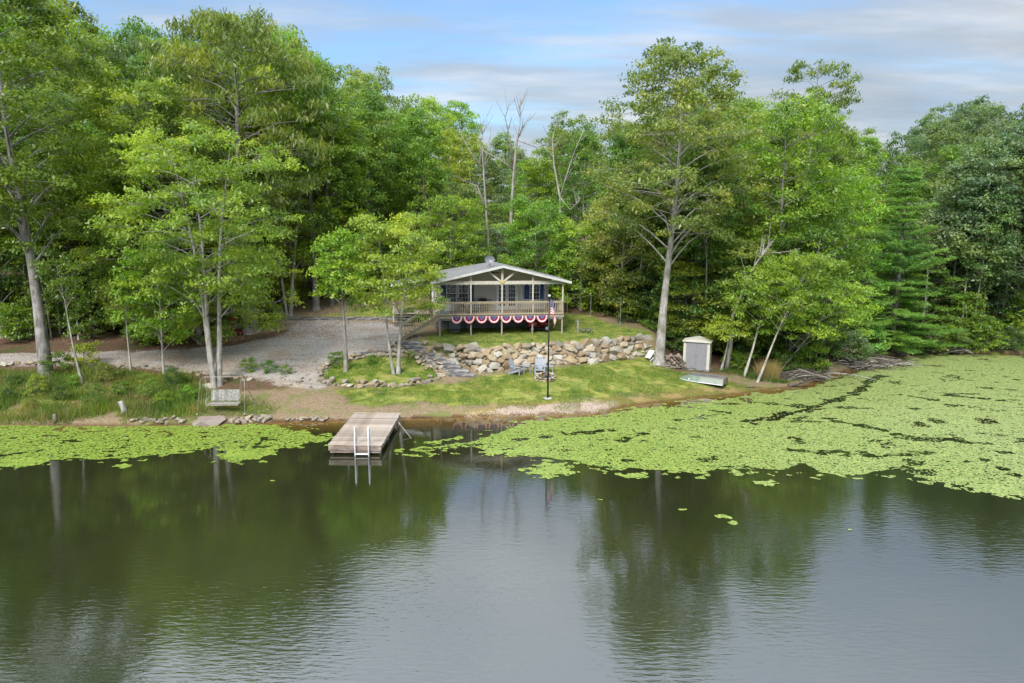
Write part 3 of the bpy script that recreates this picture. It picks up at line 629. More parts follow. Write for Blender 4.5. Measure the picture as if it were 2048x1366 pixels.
# windows
def window(xc, w, z0, z1, par=cabin, rot=0, yy=W0):
    zc, h = (z0+z1)/2, z1-z0
    b = MB(); f = .055
    for sx_ in (-1, 1): b.box((sx_*(w/2-f/2), -.055, 0), (f, .07, h))
    for sz_ in (-1, 1): b.box((0, -.055, sz_*(h/2-f/2)), (w-2*f, .07, f))
    b.box((0, -.06, 0), (w-2*f, .055, .05))
    wo_ = b.build('window', M['white_paint'], par); wo_.location = (xc, yy, zc); wo_.rotation_euler = (0, 0, rot)
    for s in (1, -1):
        MB().box((0, -.035, s*(h/4-.01)), (w-2*f, .012, h/2-.07)).build('pane', M['glass'], wo_)
        m_ = MB(); hh = h/2-.07
        for k in (-1, 1): m_.box((k*(w-2*f)/6, -.045, s*(h/4-.01)), (.018, .012, hh))
        m_.box((0, -.046, s*(h/4-.01)), (w-2*f, .012, .018)); m_.build('muntin', M['white_paint'], wo_)
    return wo_
WT = DK+2.0; WB = DK+.60
x1a, x1b = lx(892.5, W0), lx(913, W0); x2a, x2b = lx(916.5, W0), lx(937, W0); x3a, x3b = lx(1058, W0), lx(1078.5, W0)
window((x1a+x1b)/2, x1b-x1a, WB, WT); window((x2a+x2b)/2, x2b-x2a, WB, WT); window((x3a+x3b)/2, x3b-x3a, WB+.05, WT-.03)
MB().box(((x1b+x2a)/2, W0-.04, (WB+WT)/2), (x2a-x1b-.002, .05, WT-WB)).build('window_mullion', M['shed_trim'], cabin)
def shutter(x0, x1, z0, z1, par=cabin):
    b = MB(); w_ = x1-x0; xc = (x0+x1)/2
    for s in (-1, 1): b.box((xc+s*(w_/2-.03), W0-.045, (z0+z1)/2), (.06, .04, z1-z0))
    for z in (z0+.04, (z0+z1)/2, z1-.04): b.box((xc, W0-.045, z), (w_-.12, .038, .08))
    z = z0+.1
    while z < z1-.09:
        if abs(z-(z0+z1)/2) > .06: b.box((xc, W0-.042, z), (w_-.12, .012, .042), (R(-30), 0, 0))
        z += .045
    b.build('shutter', M['blue_paint'], par)
shutter(lx(881, W0), x1a-.01, WB, WT); shutter(x2b+.01, lx(947.5, W0), WB, WT); shutter(lx(1047.5, W0), x3a-.01, WB+.05, WT-.03); shutter(x3b+.01, lx(1088, W0), WB+.05, WT-.03)
# french doors
d0, d1 = lx(991.5, W0), lx(1035, W0); dh = 2.10
b = MB()
for x in (d0+.045, d1-.045): b.box((x, W0-.05, DK+dh/2), (.09, .08, dh))
b.box(((d0+d1)/2, W0-.05, DK+dh+.045), (d1-d0, .08, .09)); frm = b.build('door_frame', M['white_paint'], cabin)
dm = (d0+d1)/2
for (a, c, hs) in ((d0+.095, dm-.004, 1), (dm+.004, d1-.095, -1)):
    w_ = c-a; xc = (a+c)/2; st = .12; b = MB()
    for s in (-1, 1): b.box((xc+s*(w_/2-st/2), W0-.035, DK+.02+dh/2-.02), (st, .045, dh-.05))
    b.box((xc, W0-.035, DK+.17), (w_-2*st, .044, .26)); b.box((xc, W0-.035, DK+dh-.11), (w_-2*st, .044, .14))
    dr = b.build('door', M['white_paint'], cabin); z0, z1 = DK+.30, DK+dh-.18; gw = w_-2*st
    for i in range(3):
        for j in range(5): MB().box((xc-gw/2+gw*(i+.5)/3, W0-.028, z0+(z1-z0)*(j+.5)/5), (gw/3-.02, .01, (z1-z0)/5-.02)).build('pane', M['glass'], dr)
    b = MB()
    for i in (1, 2): b.box((xc-gw/2+gw*i/3, W0-.036, (z0+z1)/2), (.022, .026, z1-z0))
    for j in range(1, 5): b.box((xc, W0-.037, z0+(z1-z0)*j/5), (gw, .024, .022))
    b.build('muntin', M['white_paint'], dr)
    b = MB(); b.sphere((xc+hs*(w_/2-.06), W0-.09, DK+.98), .03); b.cyl((xc+hs*(w_/2-.06), W0-.07, DK+.98), .012, .05, 8, 'Y'); b.build('handle', M['dark_metal'], dr, True)
b = MB(); x = lx(988.5, W0); b.box((x, W0-.05, DK+2.12), (.10, .06, .13)); b.tube([(x, W0-.08, DK+2.16), (x, W0-.18, DK+2.18), (x, W0-.2, DK+2.1)], .015); b.cyl((x, W0-.2, DK+2.03), .055, .15, 8, r2=.03); b.build('wall_lamp', M['dark_metal'], cabin)
# ceiling fan
fan = MB(); fx, fy, fz = lx(984, 1.3), 1.35, APZ-.62
fan.cyl((fx, fy, fz+.22), .018, .36, 8); fan.cyl((fx, fy, fz), .11, .12, 14); fan.sphere((fx, fy, fz-.10), .07)
fan = fan.build('ceiling_fan', M['dark_metal'], cabin)
bl = MB().box((.42, 0, 0), (.52, .13, .012), (R(10), 0, 0)).mesh('blade', M['dark_timber'])
for k in range(5): link('blade', bl, fan, (fx, fy, fz), (0, 0, k*2*math.pi/5+.3))
# ridge dish
dx, dy = 3.7, .9; dz = roofz(dx)
b = MB(); b.tube([(dx+.1, dy, dz-.02), (dx+.05, dy, dz+.25), (dx, dy, dz+.50)], .028, 8); b.bar((dx-.28, dy-.1, dz-.03), (dx+.03, dy, dz+.22), .03, .03); b.build_ = None
dish = b.build('satellite_dish', M['grey_metal'], cabin)
b = MB(); nr = 5; ns = 22; rw, rh = .36, .30; V_ = []; Fc = []
for i in range(nr+1):
    for k in range(ns):
        rr = i/nr; a = 2*math.pi*k/ns; V_.append((dx+rw*rr*math.cos(a), dy-.22-.09*rr*rr+.10, dz+.56+rh*rr*math.sin(a)))
for i in range(nr):
    for k in range(ns): Fc.append((i*ns+k, i*ns+(k+1) % ns, (i+1)*ns+(k+1) % ns, (i+1)*ns+k))
b.add(V_, Fc); b.add([(x, y+.012, z) for x, y, z in V_], [f[::-1] for f in Fc]); M['dish'] = rough_mat('dish_grey', (.16, .175, .21), (.21, .225, .26), 4, .5, .05); b.build('reflector', M['dish'], dish, True)
b = MB(); b.bar((dx, dy-.12, dz+.30), (dx+.01, dy-.50, dz+.44), .025, .025); b.box((dx+.01, dy-.52, dz+.48), (.10, .07, .07)); b.build('feed_arm', M['white_paint'], dish)
# side window with shutters, side porch
for yy_ in (W0+1.2,):
    wn = window(XL, .75, WB, WT, cabin, R(-90), yy_)
    for s in (-1, 1): MB().box((XL-.035, yy_+s*.56, (WB+WT)/2), (.04, .30, WT-WB)).build('shutter', M['blue_paint'], cabin)
sp_ = MB(); slab(sp_, -3.4, 3.10, -.3, 3.65, W0+3.0, W0+6.6, .07); sp_ = sp_.build('side_porch_roof', M['roof'], cabin)
b = MB(); slab(b, -3.46, 3.10, -.3, 3.66, W0+2.95, W0+2.99, .14); slab(b, -3.46, 3.10, -3.41, 3.11, W0+2.99, W0+6.6, .13); b.build('fascia', M['white_paint'], sp_)
for y in (3.1, 6.4): MB().box((-3.3, W0+y, 1.6), (.1, .1, 2.85)).build('post', M['beam'], sp_)
b = MB(); b.box((-1.9, W0+4.8, DK-.6), (2.9, 3.4, .08)); 
side_deck = b.build('side_deck', M['weathered_wood'], cabin)
for k in range(6): MB().box((-2.55, W0+2.85-k*.28, DK-.78-k*.17), (1.3, .28, .045)).build('tread', M['dark_timber'], side_deck)
# porch stairs: down to the left
S0 = (-.05, .55); nS = 9
botz = gl(-3.3, .2)+.02; run = 2.75
st_ = MB()
for y in (.10, 1.05): st_.bar((0, y, DK-.14), (-run, y, botz+.02), .05, .26, upv=(0, 0, 1))
stairs = st_.build('porch_stairs', M['deck_wood'], cabin)
for k in range(nS-1):
    f = (k+1)/nS; MB().box((-run*f+.0, .575, DK-(DK-botz)*f+.02), (.30, 1.0, .04)).build('tread', M['deck_wood'], stairs)
sl_ = (DK-botz)/run
for y in (.0, 1.12):
    MB().bar((0, y, RT-.03), (-run-.02, y, RT-.03-sl_*run), .12, .038, upv=(0, 0, 1)).build('handrail', M['deck_wood'], stairs)
    MB().bar((0, y, DK+.10), (-run, y, DK+.10-sl_*run), .038, .085, upv=(0, 0, 1)).build('handrail', M['deck_wood'], stairs)
    MB().box((-run-.02, y, (botz+RT-sl_*run)/2-.1), (.1, .1, RT-sl_*run-botz+.12)).build('newel_post', M['weathered_wood'], stairs)
    for k in range(17):
        x = -.1-k*(run-.2)/16; link('baluster', bal, stairs, (x, y-.02, (RT+DK)/2-.0+sl_*x), scl=(1, 1, .92))
# string of bulbs
b = MB()
for k in range(26): b.sphere((.2+k*.35, -.005, BT-.30-.05*abs(math.sin(k*.9))), .022, 5, 3)
b.build('string_light', M['white_paint'], cabin)

def lw(x, y, z): a, b_ = hw(x, y); return Vector((a, b_, z+GZ0))
# things on and under the porch
def rowchair(x, y, rz, mat, label, cat='chair'):
    t = empty('porch_chair', lw(x, y, DK), HY+rz, label, cat, None)
    b = MB(); b.box((0, 0, .42), (.48, .46, .04)); b.build('seat', mat, t)
    for k in range(5): MB().box((-.19+k*.095, .24+.03, .70), (.07, .02, .55), (R(-12), 0, 0)).build('back_slat', mat, t)
    b = MB(); b.bar((-.23, .28, .98), (.23, .28, .98), .03, .06); b.build('back_rail', mat, t)
    for sx_ in (-1, 1):
        for sy_ in (-1, 1): MB().box((sx_*.22, sy_*.20, .20), (.04, .04, .40)).build('leg', mat, t)
        b = MB(); b.bar((sx_*.25, -.22, .62), (sx_*.25, .24, .62), .05, .025); b.box((sx_*.25, -.2, .51), (.03, .03, .2)); b.build('armrest', mat, t)
rowchair(.85, 1.75, R(20), M['white_paint'], 'white slatted chair behind the porch railing next to the stairs')
rowchair(2.9, 1.9, R(-15), M['grey_plastic'], 'grey slatted chair on the porch between the twin windows and the grill')
rowchair(1.75, 2.0, R(5), M['dark_timber'], 'dark slatted chair on the porch below the left twin window')
t = empty('patio_table', lw(2.25, 1.15, DK), HY, 'round grey patio table on the porch in front of the twin windows', 'table')
b = MB(); b.cyl((0, 0, .70), .42, .03, 20); b.build('table_top', M['grey_metal'], t); b = MB(); b.cyl((0, 0, .35), .03, .68, 8); b.cyl((0, 0, .015), .22, .03, 12); b.build('pedestal', M['dark_metal'], t)
t = empty('flower_pot', lw(2.6, 1.05, DK+.715), HY, 'small potted plant standing on the porch table', 'plant')
MB().cyl((0, 0, .06), .06, .12, 10, r2=.085).build('pot', M['concrete'], t)
t = empty('barbecue_grill', lw(3.35, 2.1, DK), HY, 'black barbecue grill with side shelf against the tan porch wall', 'grill')
b = MB(); b.box((0, 0, .78), (.62, .42, .22)); b.box((0, .03, .95), (.60, .38, .14), taper=.75); b.build('firebox', M['dark_metal'], t, bev=.02)
MB().box((.52, 0, .86), (.40, .36, .03)).build('shelf', M['dark_metal'], t)
b = MB()
for sx_ in (-1, 1):
    for sy_ in (-1, 1): b.box((sx_*.28, sy_*.18, .34), (.035, .035, .66))
b.box((0, 0, .2), (.58, .36, .02)); b.build('cart', M['dark_metal'], t)
b = MB(); b.tube([(-.24, -.2, 1.0), (-.24, -.27, 1.04), (.24, -.27, 1.04), (.24, -.2, 1.0)], .015); b.tube([(-.34, 0, 1.03), (-.30, 0, 1.14), (.28, 0, 1.14), (.30, 0, 1.03)], .012); b.build('handle', M['grey_metal'], t)
t = empty('porch_swing', lw(7.0, 1.3, DK+.40), HY, 'grey slatted porch swing hanging on chains at the right end of the porch', 'porch swing')
for k in range(5): MB().box((0, -.2+k*.1, 0), (1.75, .08, .022)).build('seat_slat', M['swing_slat'], t)
for k in range(4): MB().box((0, .28+k*.025, .12+k*.12), (1.75, .02, .085), (R(-12), 0, R(0))).build('back_slat', M['swing_slat'], t)
for s in (-1, 1):
    b = MB(); b.bar((s*.88, -.24, .02), (s*.88, .3, .02), .05, .06); b.bar((s*.88, -.22, .28), (s*.88, .34, .28), .07, .03); b.bar((s*.88, -.2, .02), (s*.88, -.2, .27), .04, .04); b.build('armrest', M['swing_slat'], t)
    b = MB(); ztop = roofz(7.0+s*.88)-DK-.52; b.tube([(s*.88, -.22, .3), (s*.88, .05, ztop)], .012, 5); b.tube([(s*.88, .32, .3), (s*.88, .05, ztop)], .012, 5); b.build('chain', M['grey_metal'], t)
t = MB().box((0, 0, .3), (.34, .30, .60)).build('storage_crate', rough_mat('pale_blue_plastic', (.20, .36, .42), (.25, .42, .48), 4, .5, .05)); t.location = lw(-.05+.3, .55, DK); t.rotation_euler = (0, 0, HY)
tag(t, 'pale blue plastic bin behind the railing at the top of the porch stairs', 'bin')
# bunting
def fan_bunting():
    w_, h_ = .40, .52; nseg, nr_ = 36, 13; V_ = []; Fs = []; Mi = []
    for j in range(nr_+1):
        r_ = .04+.96*j/nr_
        for i in range(nseg+1):
            a = math.pi*i/nseg; pl = .022*math.sin(i*math.pi*.9)*r_
            V_.append((-w_*r_*math.cos(a), -.012-.02*r_+pl, -h_*r_*(math.sin(a)**.8 if math.sin(a) > 0 else 0)))
    for j in range(nr_):
        r_ = (j+.5)/nr_
        for i in range(nseg):
            Fs.append((j*(nseg+1)+i, j*(nseg+1)+i+1, (j+1)*(nseg+1)+i+1, (j+1)*(nseg+1)+i)); Mi.append(0 if r_ < .46 else 1 if r_ < .70 else 2 if r_ < .9 else 1)
    b = MB(); b.v = V_; b.f = Fs; b.m = Mi; me = b.mesh('bunting', [M['cloth_blue'], M['cloth_wine'], M['cloth_pink']], True)
    return me
def starpts(r_, n=5):
    return [(r_*(1 if k % 2 == 0 else .4)*math.sin(k*math.pi/n), r_*(1 if k % 2 == 0 else .4)*math.cos(k*math.pi/n)) for k in range(2*n)]
bme = fan_bunting(); b = MB()
for (x, z) in [(-.12, -.05), (0, -.06), (.12, -.05), (-.06, -.13), (.06, -.13), (0, -.19)]:
    P = starpts(.028); b.add([(x, -.055, z)]+[(x+p, -.055, z+q) for p, q in P], [(0, k+1, (k+1) % 10+1) for k in range(10)])
bst = b.mesh('star', M['cloth_white'])
names = ['first red white and blue bunting fan from the stairs, hanging on the deck edge', 'second bunting fan from the stairs, hanging over the left inner deck post', 'third bunting fan from the stairs, hanging on the deck edge', 'fourth bunting fan from the stairs, just left of the middle deck post',
         'fifth bunting fan from the stairs, just right of the middle deck post', 'sixth bunting fan from the stairs, left of the red mower', 'seventh bunting fan from the stairs, hanging above the front of the red mower', 'last bunting fan, hanging beside the flagpole above the mower seat']
for k in range(8):
    x = lx(913+25.2*k-(k*k)*.12, 0); o = link('bunting', bme, None, lw(x, -.035, DK-.08), (0, 0, HY)); tag(o, names[k], 'bunting', 'bunting fans hanging along the deck edge'); link('star', bst, o)
for k in range(7):
    pass
# riding mower
t = empty('riding_mower', lw(7.5, 1.35, gl(7.5, 1.3)), HY+R(4), 'red riding lawn mower parked under the right end of the porch deck', 'mower')
b = MB(); b.box((-.48, 0, .58), (.62, .46, .26), taper=.88); b.box((-.55, 0, .42), (.70, .40, .14)); b.build('hood', M['red_paint'], t, bev=.03)
b = MB(); b.box((.42, 0, .52), (.70, .80, .10)); b.bar((.1, -.36, .48), (.55, -.36, .60), .1, .1); b.bar((.1, .36, .48), (.55, .36, .60), .1, .1); b.box((.02, 0, .34), (.5, .5, .06)); b.build('fender', M['red_paint'], t, bev=.02)
b = MB(); b.box((.45, 0, .64), (.40, .42, .10)); b.box((.66, 0, .82), (.10, .40, .34), (0, R(8), 0)); b.build('seat', M['rubber'], t, bev=.03)
b = MB(); b.tube([(-.12, 0, .66), (.04, 0, .84)], .02)
for k in range(12): 
    a, c = 2*math.pi*k/12, 2*math.pi*(k+1)/12; b.tube([(.05+.06*math.cos(a), .17*math.sin(a), .84+.12*math.cos(a)), (.05+.06*math.cos(c), .17*math.sin(c), .84+.12*math.cos(c))], .014, 5, cap=False)
b.build('steering_wheel', M['rubber'], t)
b = MB(); b.box((.0, 0, .17), (.78, .98, .12)); b.build('mower_deck', M['dark_metal'], t, bev=.03)
b = MB(); b.box((-.1, 0, .30), (1.5, .3, .08)); b.build('chassis', M['dark_metal'], t)
for x, r_, wd in ((-.62, .19, .15), (.50, .25, .24)):
    for s in (-1, 1):
        wl = MB().cyl((0, 0, 0), r_, wd, 20, 'Y').build('wheel', M['rubber'], t, bev=0, loc=(x, s*.42, r_)); MB().cyl((0, s*wd/2*1.05, 0), r_*.5, .02, 14, 'Y').build('rim', M['white_metal'], wl)
# panels leaning under the porch
def loose(name, mb, mat, loc, rot, label, cat, group=None, bev=0):
    o = mb.build(name, mat, None, bev=bev); o.location = loc; o.rotation_euler = rot; return tag(o, label, cat, group)
loose('wall_panel', MB().box((0, 0, .55), (.85, .03, 1.1)), M['grey_plastic'], lw(lx(909, 2.7), 2.72, gl(1.5, 2.7)), (R(-5), 0, HY), 'pale grey panel leaning on the block foundation under the porch', 'panel')
loose('flat_board', MB().box((0, 0, .03), (1.0, .5, .05)), M['grey_metal'], lw(lx(905, 1.4), 1.6, gl(1.2, 1.5)), (R(4), R(-8), HY+.1), 'grey board lying on the ground under the porch', 'board')
loose('wooden_pole', MB().tube([(0, 0, 0), (.55, .0, .75)], .02, 6), M['cut_wood'], lw(lx(965, 2.2), 2.45, gl(5, 2.5)), (0, 0, HY), 'thin pole leaning against the foundation under the middle of the deck', 'pole')
# ------------------------------------------------------------------ stones
def hull_stone(seed, n=13, sq=(1, 1, 1)):
    r = random.Random(seed); bm = bmesh.new()
    for _ in range(n):
        v = Vector((r.gauss(0, 1), r.gauss(0, 1), r.gauss(0, 1))).normalized()*r.uniform(.8, 1.0)
        v = Vector([math.copysign(abs(c)**.7, c) for c in v]); bm.verts.new((v.x*.5*sq[0], v.y*.5*sq[1], v.z*.5*sq[2]))
    g_ = bmesh.ops.convex_hull(bm, input=bm.verts[:]); 
    for v in [v for v in bm.verts if not v.link_faces]: bm.verts.remove(v)
    me = bpy.data.meshes.new('stone'); bm.to_mesh(me); bm.free(); return me
STN = [hull_stone(k) for k in range(14)]
for m_ in STN: m_.materials.append(M['stone'])
STG = [hull_stone(40+k) for k in range(10)]
for m_ in STG: m_.materials.append(M['grey_stone'])
# retaining wall: rubble laid over the batter between base line and crest
wall_pts = [(-6.25, 47.1, .12), (-5.3, 46.7, .35), (-3.7, 45.9, .75), (-1.95, 44.95, 1.45), (-.6, 45.4, 1.6), (.86, 46.1, 1.62), (3, 46.7, 1.58), (5.35, 47.3, 1.5), (6.8, 48.0, 1.35), (8, 48.7, 1.15), (9.2, 49.3, .9), (10.2, 49.9, .6)]
cum = [0]
for a, b_ in zip(wall_pts[:-1], wall_pts[1:]): cum.append(cum[-1]+math.hypot(b_[0]-a[0], b_[1]-a[1]))
WL = cum[-1]
def wall_at(s, h, out=0):
    x = np.interp(s, cum, [p[0] for p in wall_pts]); y = np.interp(s, cum, [p[1] for p in wall_pts])
    X_ = [p[0] for p in wall_pts]; Y_ = [p[1] for p in wall_pts]; sa, sb_ = max(s-1.3, 0), min(s+1.3, WL)
    dxx, dyy = np.interp(sb_, cum, X_)-np.interp(sa, cum, X_), np.interp(sb_, cum, Y_)-np.interp(sa, cum, Y_); l_ = math.hypot(dxx, dyy); nx_, ny_ = -dyy/l_, dxx/l_
    back = .85*h; zb = G(x-.05*nx_, y-.15*ny_)-.06; zt = G(x+1.0*nx_, y+1.0*ny_)+.0
    z = zb+(max(zt-zb, .2))*h
    return Vector((x+nx_*(back-.12)-nx_*out*.75, y+ny_*(back-.12)-ny_*out*.75, z+out*.45))
r_ = random.Random(5); pts = []
for md, want in ((.64, 24), (.50, 62), (.40, 110), (.31, 260), (.2, 330)):
    tries = 0; k0 = len(pts)
    while len(pts)-k0 < want and tries < 5000 and len(pts) < 299:
        tries += 1; s = r_.uniform(0, WL); h = r_.uniform(.06, .98); hh = float(np.interp(s, cum, [p[2] for p in wall_pts]))+.3
        if md > .5 and s > WL*.86: continue
        if all(math.hypot((s-q[0])*.80, (h-q[1])*hh*1.22) > (md+q[2])*.44 for q in pts): pts.append((s, h, md))
wall = empty('retaining_wall', (2, 46.5, 1.2), 0, 'fieldstone retaining wall of tan and brown boulders below the cabin terrace', 'stone wall')
for (s, h, md) in pts:
    p = wall_at(s, h, r_.uniform(-.06, .08)); k = md*r_.uniform(1.05, 1.25); i = min(max(np.searchsorted(cum, s)-1, 0), len(cum)-2); an = math.atan2(wall_pts[i+1][1]-wall_pts[i][1], wall_pts[i+1][0]-wall_pts[i][0])
    o = link('stone', r_.choice(STN), wall, p-Vector((2, 46.5, 1.2)))
    o.rotation_euler = (Matrix.Rotation(an, 3, 'Z') @ Matrix.Rotation(R(-35), 3, 'X') @ Matrix.Rotation(r_.uniform(-.5, .5), 3, 'Y') @ Matrix.Rotation(r_.choice([0, 1.57, 3.14])+r_.uniform(-.2, .2), 3, 'X')).to_euler()
    o.scale = (k*1.42, k*.95, k*1.0)
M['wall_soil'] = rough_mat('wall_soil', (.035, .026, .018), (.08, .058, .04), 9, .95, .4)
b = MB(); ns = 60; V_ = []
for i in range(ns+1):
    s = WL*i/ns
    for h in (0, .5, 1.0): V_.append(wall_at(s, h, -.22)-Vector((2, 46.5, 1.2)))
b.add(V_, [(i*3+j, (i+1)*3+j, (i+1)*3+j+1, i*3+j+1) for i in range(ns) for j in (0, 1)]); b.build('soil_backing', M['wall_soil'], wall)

def put_stone(name, par, org, p, s, kinds=STN, squash=.7, lift=.15):
    o = link(name, random.choice(kinds), par, Vector(p)-Vector(org)+Vector((0, 0, s*squash*lift)), (random.uniform(-.3, .3), random.uniform(-.3, .3), random.uniform(0, 6.28)), (s*random.uniform(.9, 1.35), s*random.uniform(.75, 1.05), s*squash*random.uniform(.8, 1.2)))
    return o
# ring of stones round the tree island
org = (RINGC[0], RINGC[1], 1.0)
ring = empty('stone_ring', org, 0, 'low ring of field stones round the island bed with the double-trunk tree', 'stone edging')
a = math.pi*.02
while a < 2*math.pi*.995:
    x, y = ringpt(a); backside = math.sin(a) > .15; s = random.uniform(.42, .66)*(.95 if not backside else .75)
    put_stone('stone', ring, org, (x, y, G(x, y)), s, STN if random.random() < .5 else STG, .62)
    if backside or random.random() < .25:
        x2, y2 = x*.96+RINGC[0]*.04+random.uniform(-.1, .1), y+random.uniform(.1, .35); put_stone('stone', ring, org, (x2, y2, G(x2, y2)+.18), s*.9, STN, .6)
        if backside: put_stone('stone', ring, org, (x+random.uniform(-.15, .15), y+random.uniform(-.3, -.1), G(x, y)), s*.8, STG, .6)
    a += s*.74/math.hypot(RINGR[0]*math.sin(a), RINGR[1]*math.cos(a))
# timber steps from driveway level to the lawn
A0, B0 = PG(820, 690), PG(926, 753)
A0.z = 2.55
steps = empty('timber_steps', B0, 0, 'weathered dark timber steps going down beside the boulder wall to the lawn', 'steps')
nst = 9
for k in range(nst):
    f = k/(nst-1); p = A0.lerp(Vector((B0.x, B0.y, 0)), f); zt = 2.55*(1-f)+1.17*f
    wd = 1.75; x0 = p.x-.2
    t_o = MB().box((0, 0, 0), (wd+random.uniform(-.15, .2), .30, .20)).build('timber', M['dark_timber'], steps, bev=.02); t_o.location = Vector((x0+.1, p.y, zt-.08))-B0; t_o.rotation_euler = (random.uniform(-.02, .02), random.uniform(-.02, .02), random.uniform(-.06, .04)-.02)
    t2 = MB().box((0, 0, 0), (wd-.1, .22, .19)).build('timber', M['dark_timber'], steps, bev=.02); t2.location = Vector((x0+.2, p.y+.27, zt-.07))-B0
    if k >= nst-3: continue
    b = MB(); b.box((0, .15, -.26), (wd-.05, .4, .22)); o = b.build('step_fill', M['wall_soil'], steps); o.location = Vector((x0+.15, p.y+.1, zt-.0))-B0
for k in range(30):   # stones stacked along the open side of the steps
    f = k/29; p = A0.lerp(B0, f); x = p.x-1.25+random.uniform(-.25, .1); y = p.y-.15+random.uniform(-.2, .2)
    put_stone('stone', steps, B0, (x, y, G(x, y)+.05+random.choice([0, .15])), random.uniform(.28, .45), STN, .6)
cr = empty('cable_handrail', A0, 0, 'thin metal cable handrail beside the timber steps', 'handrail')
prev = None
for k in range(8):
    f = k/7; p = A0.lerp(B0, f)+Vector((.15, .0, 0)); p.z = 2.42*(1-f)+1.12*f; q = p+Vector((0, 0, .85)); MB().tube([p-A0-Vector((0, 0, .2)), q-A0], .014, 5).build('post', M['grey_metal'], cr)
    if prev is not None: MB().tube([prev-A0, (prev+q)/2-A0-Vector((0, 0, .04)), q-A0], .008, 4).build('cable', M['grey_metal'], cr)
    prev = q
# landscape timbers
def timber(pa, pb, label, h=.2, wd=.16, zl=.06):
    pa, pb = Vector(pa), Vector(pb); o = MB().bar((0, 0, 0), pb-pa, wd, h).build('landscape_timber', M['dark_timber'], bev=.015); o.location = pa+Vector((0, 0, zl)); return tag(o, label, 'timber')
p1, p2, p3, p4 = PG(706, 714), PG(760, 709), PG(786, 707), PG(812, 700)
timber(PG(668, 724), p1, 'dark timber edging at the foot of the gravel, left of the stacked stones')
timber(p1+Vector((0, 0, .12)), p3+Vector((0, 0, .12)), 'dark timber edging above the stone island, in front of the gravel')
te = empty('timber_edging', PG(660, 638), 0, 'long low dark timber edging between the gravel lot and the grass behind', 'timber edging')
pp = [PG(x, 639.0) for x in (572, 618, 665, 712, 758, 800)]
for a_, b_ in zip(pp[:-1], pp[1:]):
    za = (a_.z+b_.z)/2; o = MB().bar((0, 0, 0), Vector((b_.x-a_.x-.02, b_.y-a_.y, 0)), .16, .32).build('timber', M['dark_timber'], te, bev=.015); o.location = Vector((a_.x, a_.y, za+.05))-te.location

# ------------------------------------------------------------------ dock
dk = empty('dock', (-8.0, 33.0, 0), 0, 'weathered wooden plank dock reaching from the bank into the pond', 'dock')
c0, c1 = PZ(656, 889, .50), PZ(763, 891, .50); e0, e1 = PZ(709, 824, .50), PZ(802, 825, .50)
yl0, yl1 = (c0[1]+c1[1])/2, (e0[1]+e1[1])/2; xl = (c0[0]+e0[0])/2; xr = (c1[0]+e1[0])/2
np_ = int((yl1-yl0)/.145); pm = MB().box((0, 0, 0), (xr-xl, .137, .035)).mesh('plank', M['dock_wood'], bev=.005)
for k in range(np_):
    o = link('plank', pm, dk, (((xl+xr)/2)+8.0+random.uniform(-.02, .02), yl0+.07+k*.145-33, .48+random.uniform(-.003, .003)), (0, random.uniform(-.002, .002), random.uniform(-.004, .004)))
b = MB(); b.box(((xl+xr)/2+8, yl0-33-.0, .34), (xr-xl-.08, .05, .22)); b.box(((xl+xr)/2+8, yl0-33+.05, .16), (xr-xl-.2, .05, .12)); b.build('front_joist', M['dock_wood'], dk)
for x in (xl+.06, xr-.06): MB().box((x+8, (yl0+yl1)/2-33+.05, .345), (.05, yl1-yl0-.1, .22)).build('side_joist', M['dock_wood'], dk)
for x in (xl+.16, xr-.16):
    for y in (yl0+.35, yl0+2.4, yl0+4.4): MB().cyl((x+8, y-33, -.6), .07, 1.9, 10).build('piling', M['dark_timber'], dk)
b = MB()
for y in (yl0+.9, yl0+2.6): b.cyl(((xl+xr)/2+8, y-33, .13), .26, xr-xl-.5, 14, 'X')
b.build('float_barrel', M['rubber'], dk)
ld = empty('swim_ladder', ((c0[0]+c1[0])/2, yl0, 0), 0, 'white metal swim ladder hooked over the water end of the dock', 'ladder')
lxs = [PZ(707, 900, .4)[0]-ld.location.x, PZ(734.5, 900, .4)[0]-ld.location.x]
for i, x in enumerate(lxs):
    b = MB(); zt = 1.38; b.tube([(x, -.14, -.9), (x, -.14, .5), (x, -.10, zt-.05), (x, -.06, zt), (x, .0, zt-.02), (x, .12, zt-.25), (x, .22, .52)], .033, 8); b.build('side_rail', M['white_metal'], ld, True)
for z in (.10, -.22, -.55): MB().box((sum(lxs)/2, -.14, z), (lxs[1]-lxs[0]-.05, .10, .05)).build('rung', M['white_metal'], ld, bev=.01)

# ------------------------------------------------------------------ lawn chairs
def adirondack(loc, rz, mat, label, group):
    t = empty('lawn_chair', loc, rz, label, 'chair', group)
    for k in range(5): MB().box((0, -.28+k*.115, .36-k*.035), (.54, .105, .02), (R(-16), 0, 0)).build('seat_slat', mat, t)
    for k in range(5):
        hgt_ = [.72, .80, .84, .80, .72][k]; o = MB().box((0, 0, hgt_/2), (.108, .018, hgt_)).build('back_slat', mat, t, bev=.006); o.location = (-.23+k*.115, .22, .24); o.rotation_euler = (R(-22), 0, R([6, 3, 0, -3, -6][k]))
    for s in (-1, 1):
        MB().box((s*.36, -.06, .55), (.14, .72, .022)).build('armrest', mat, t, bev=.008)
        MB().box((s*.31, -.34, .27), (.09, .05, .54)).build('leg', mat, t); MB().bar((s*.28, -.34, .36), (s*.28, .52, .04), .03, .11).build('leg', mat, t)
        MB().bar((s*.33, .30, .53), (s*.31, .36, .12), .05, .05).build('leg', mat, t)
    b = MB(); b.box((0, -.36, .31), (.56, .02, .10)); b.bar((-.30, .36, .50), (.30, .36, .50), .03, .06); b.build('apron', mat, t)
    return t
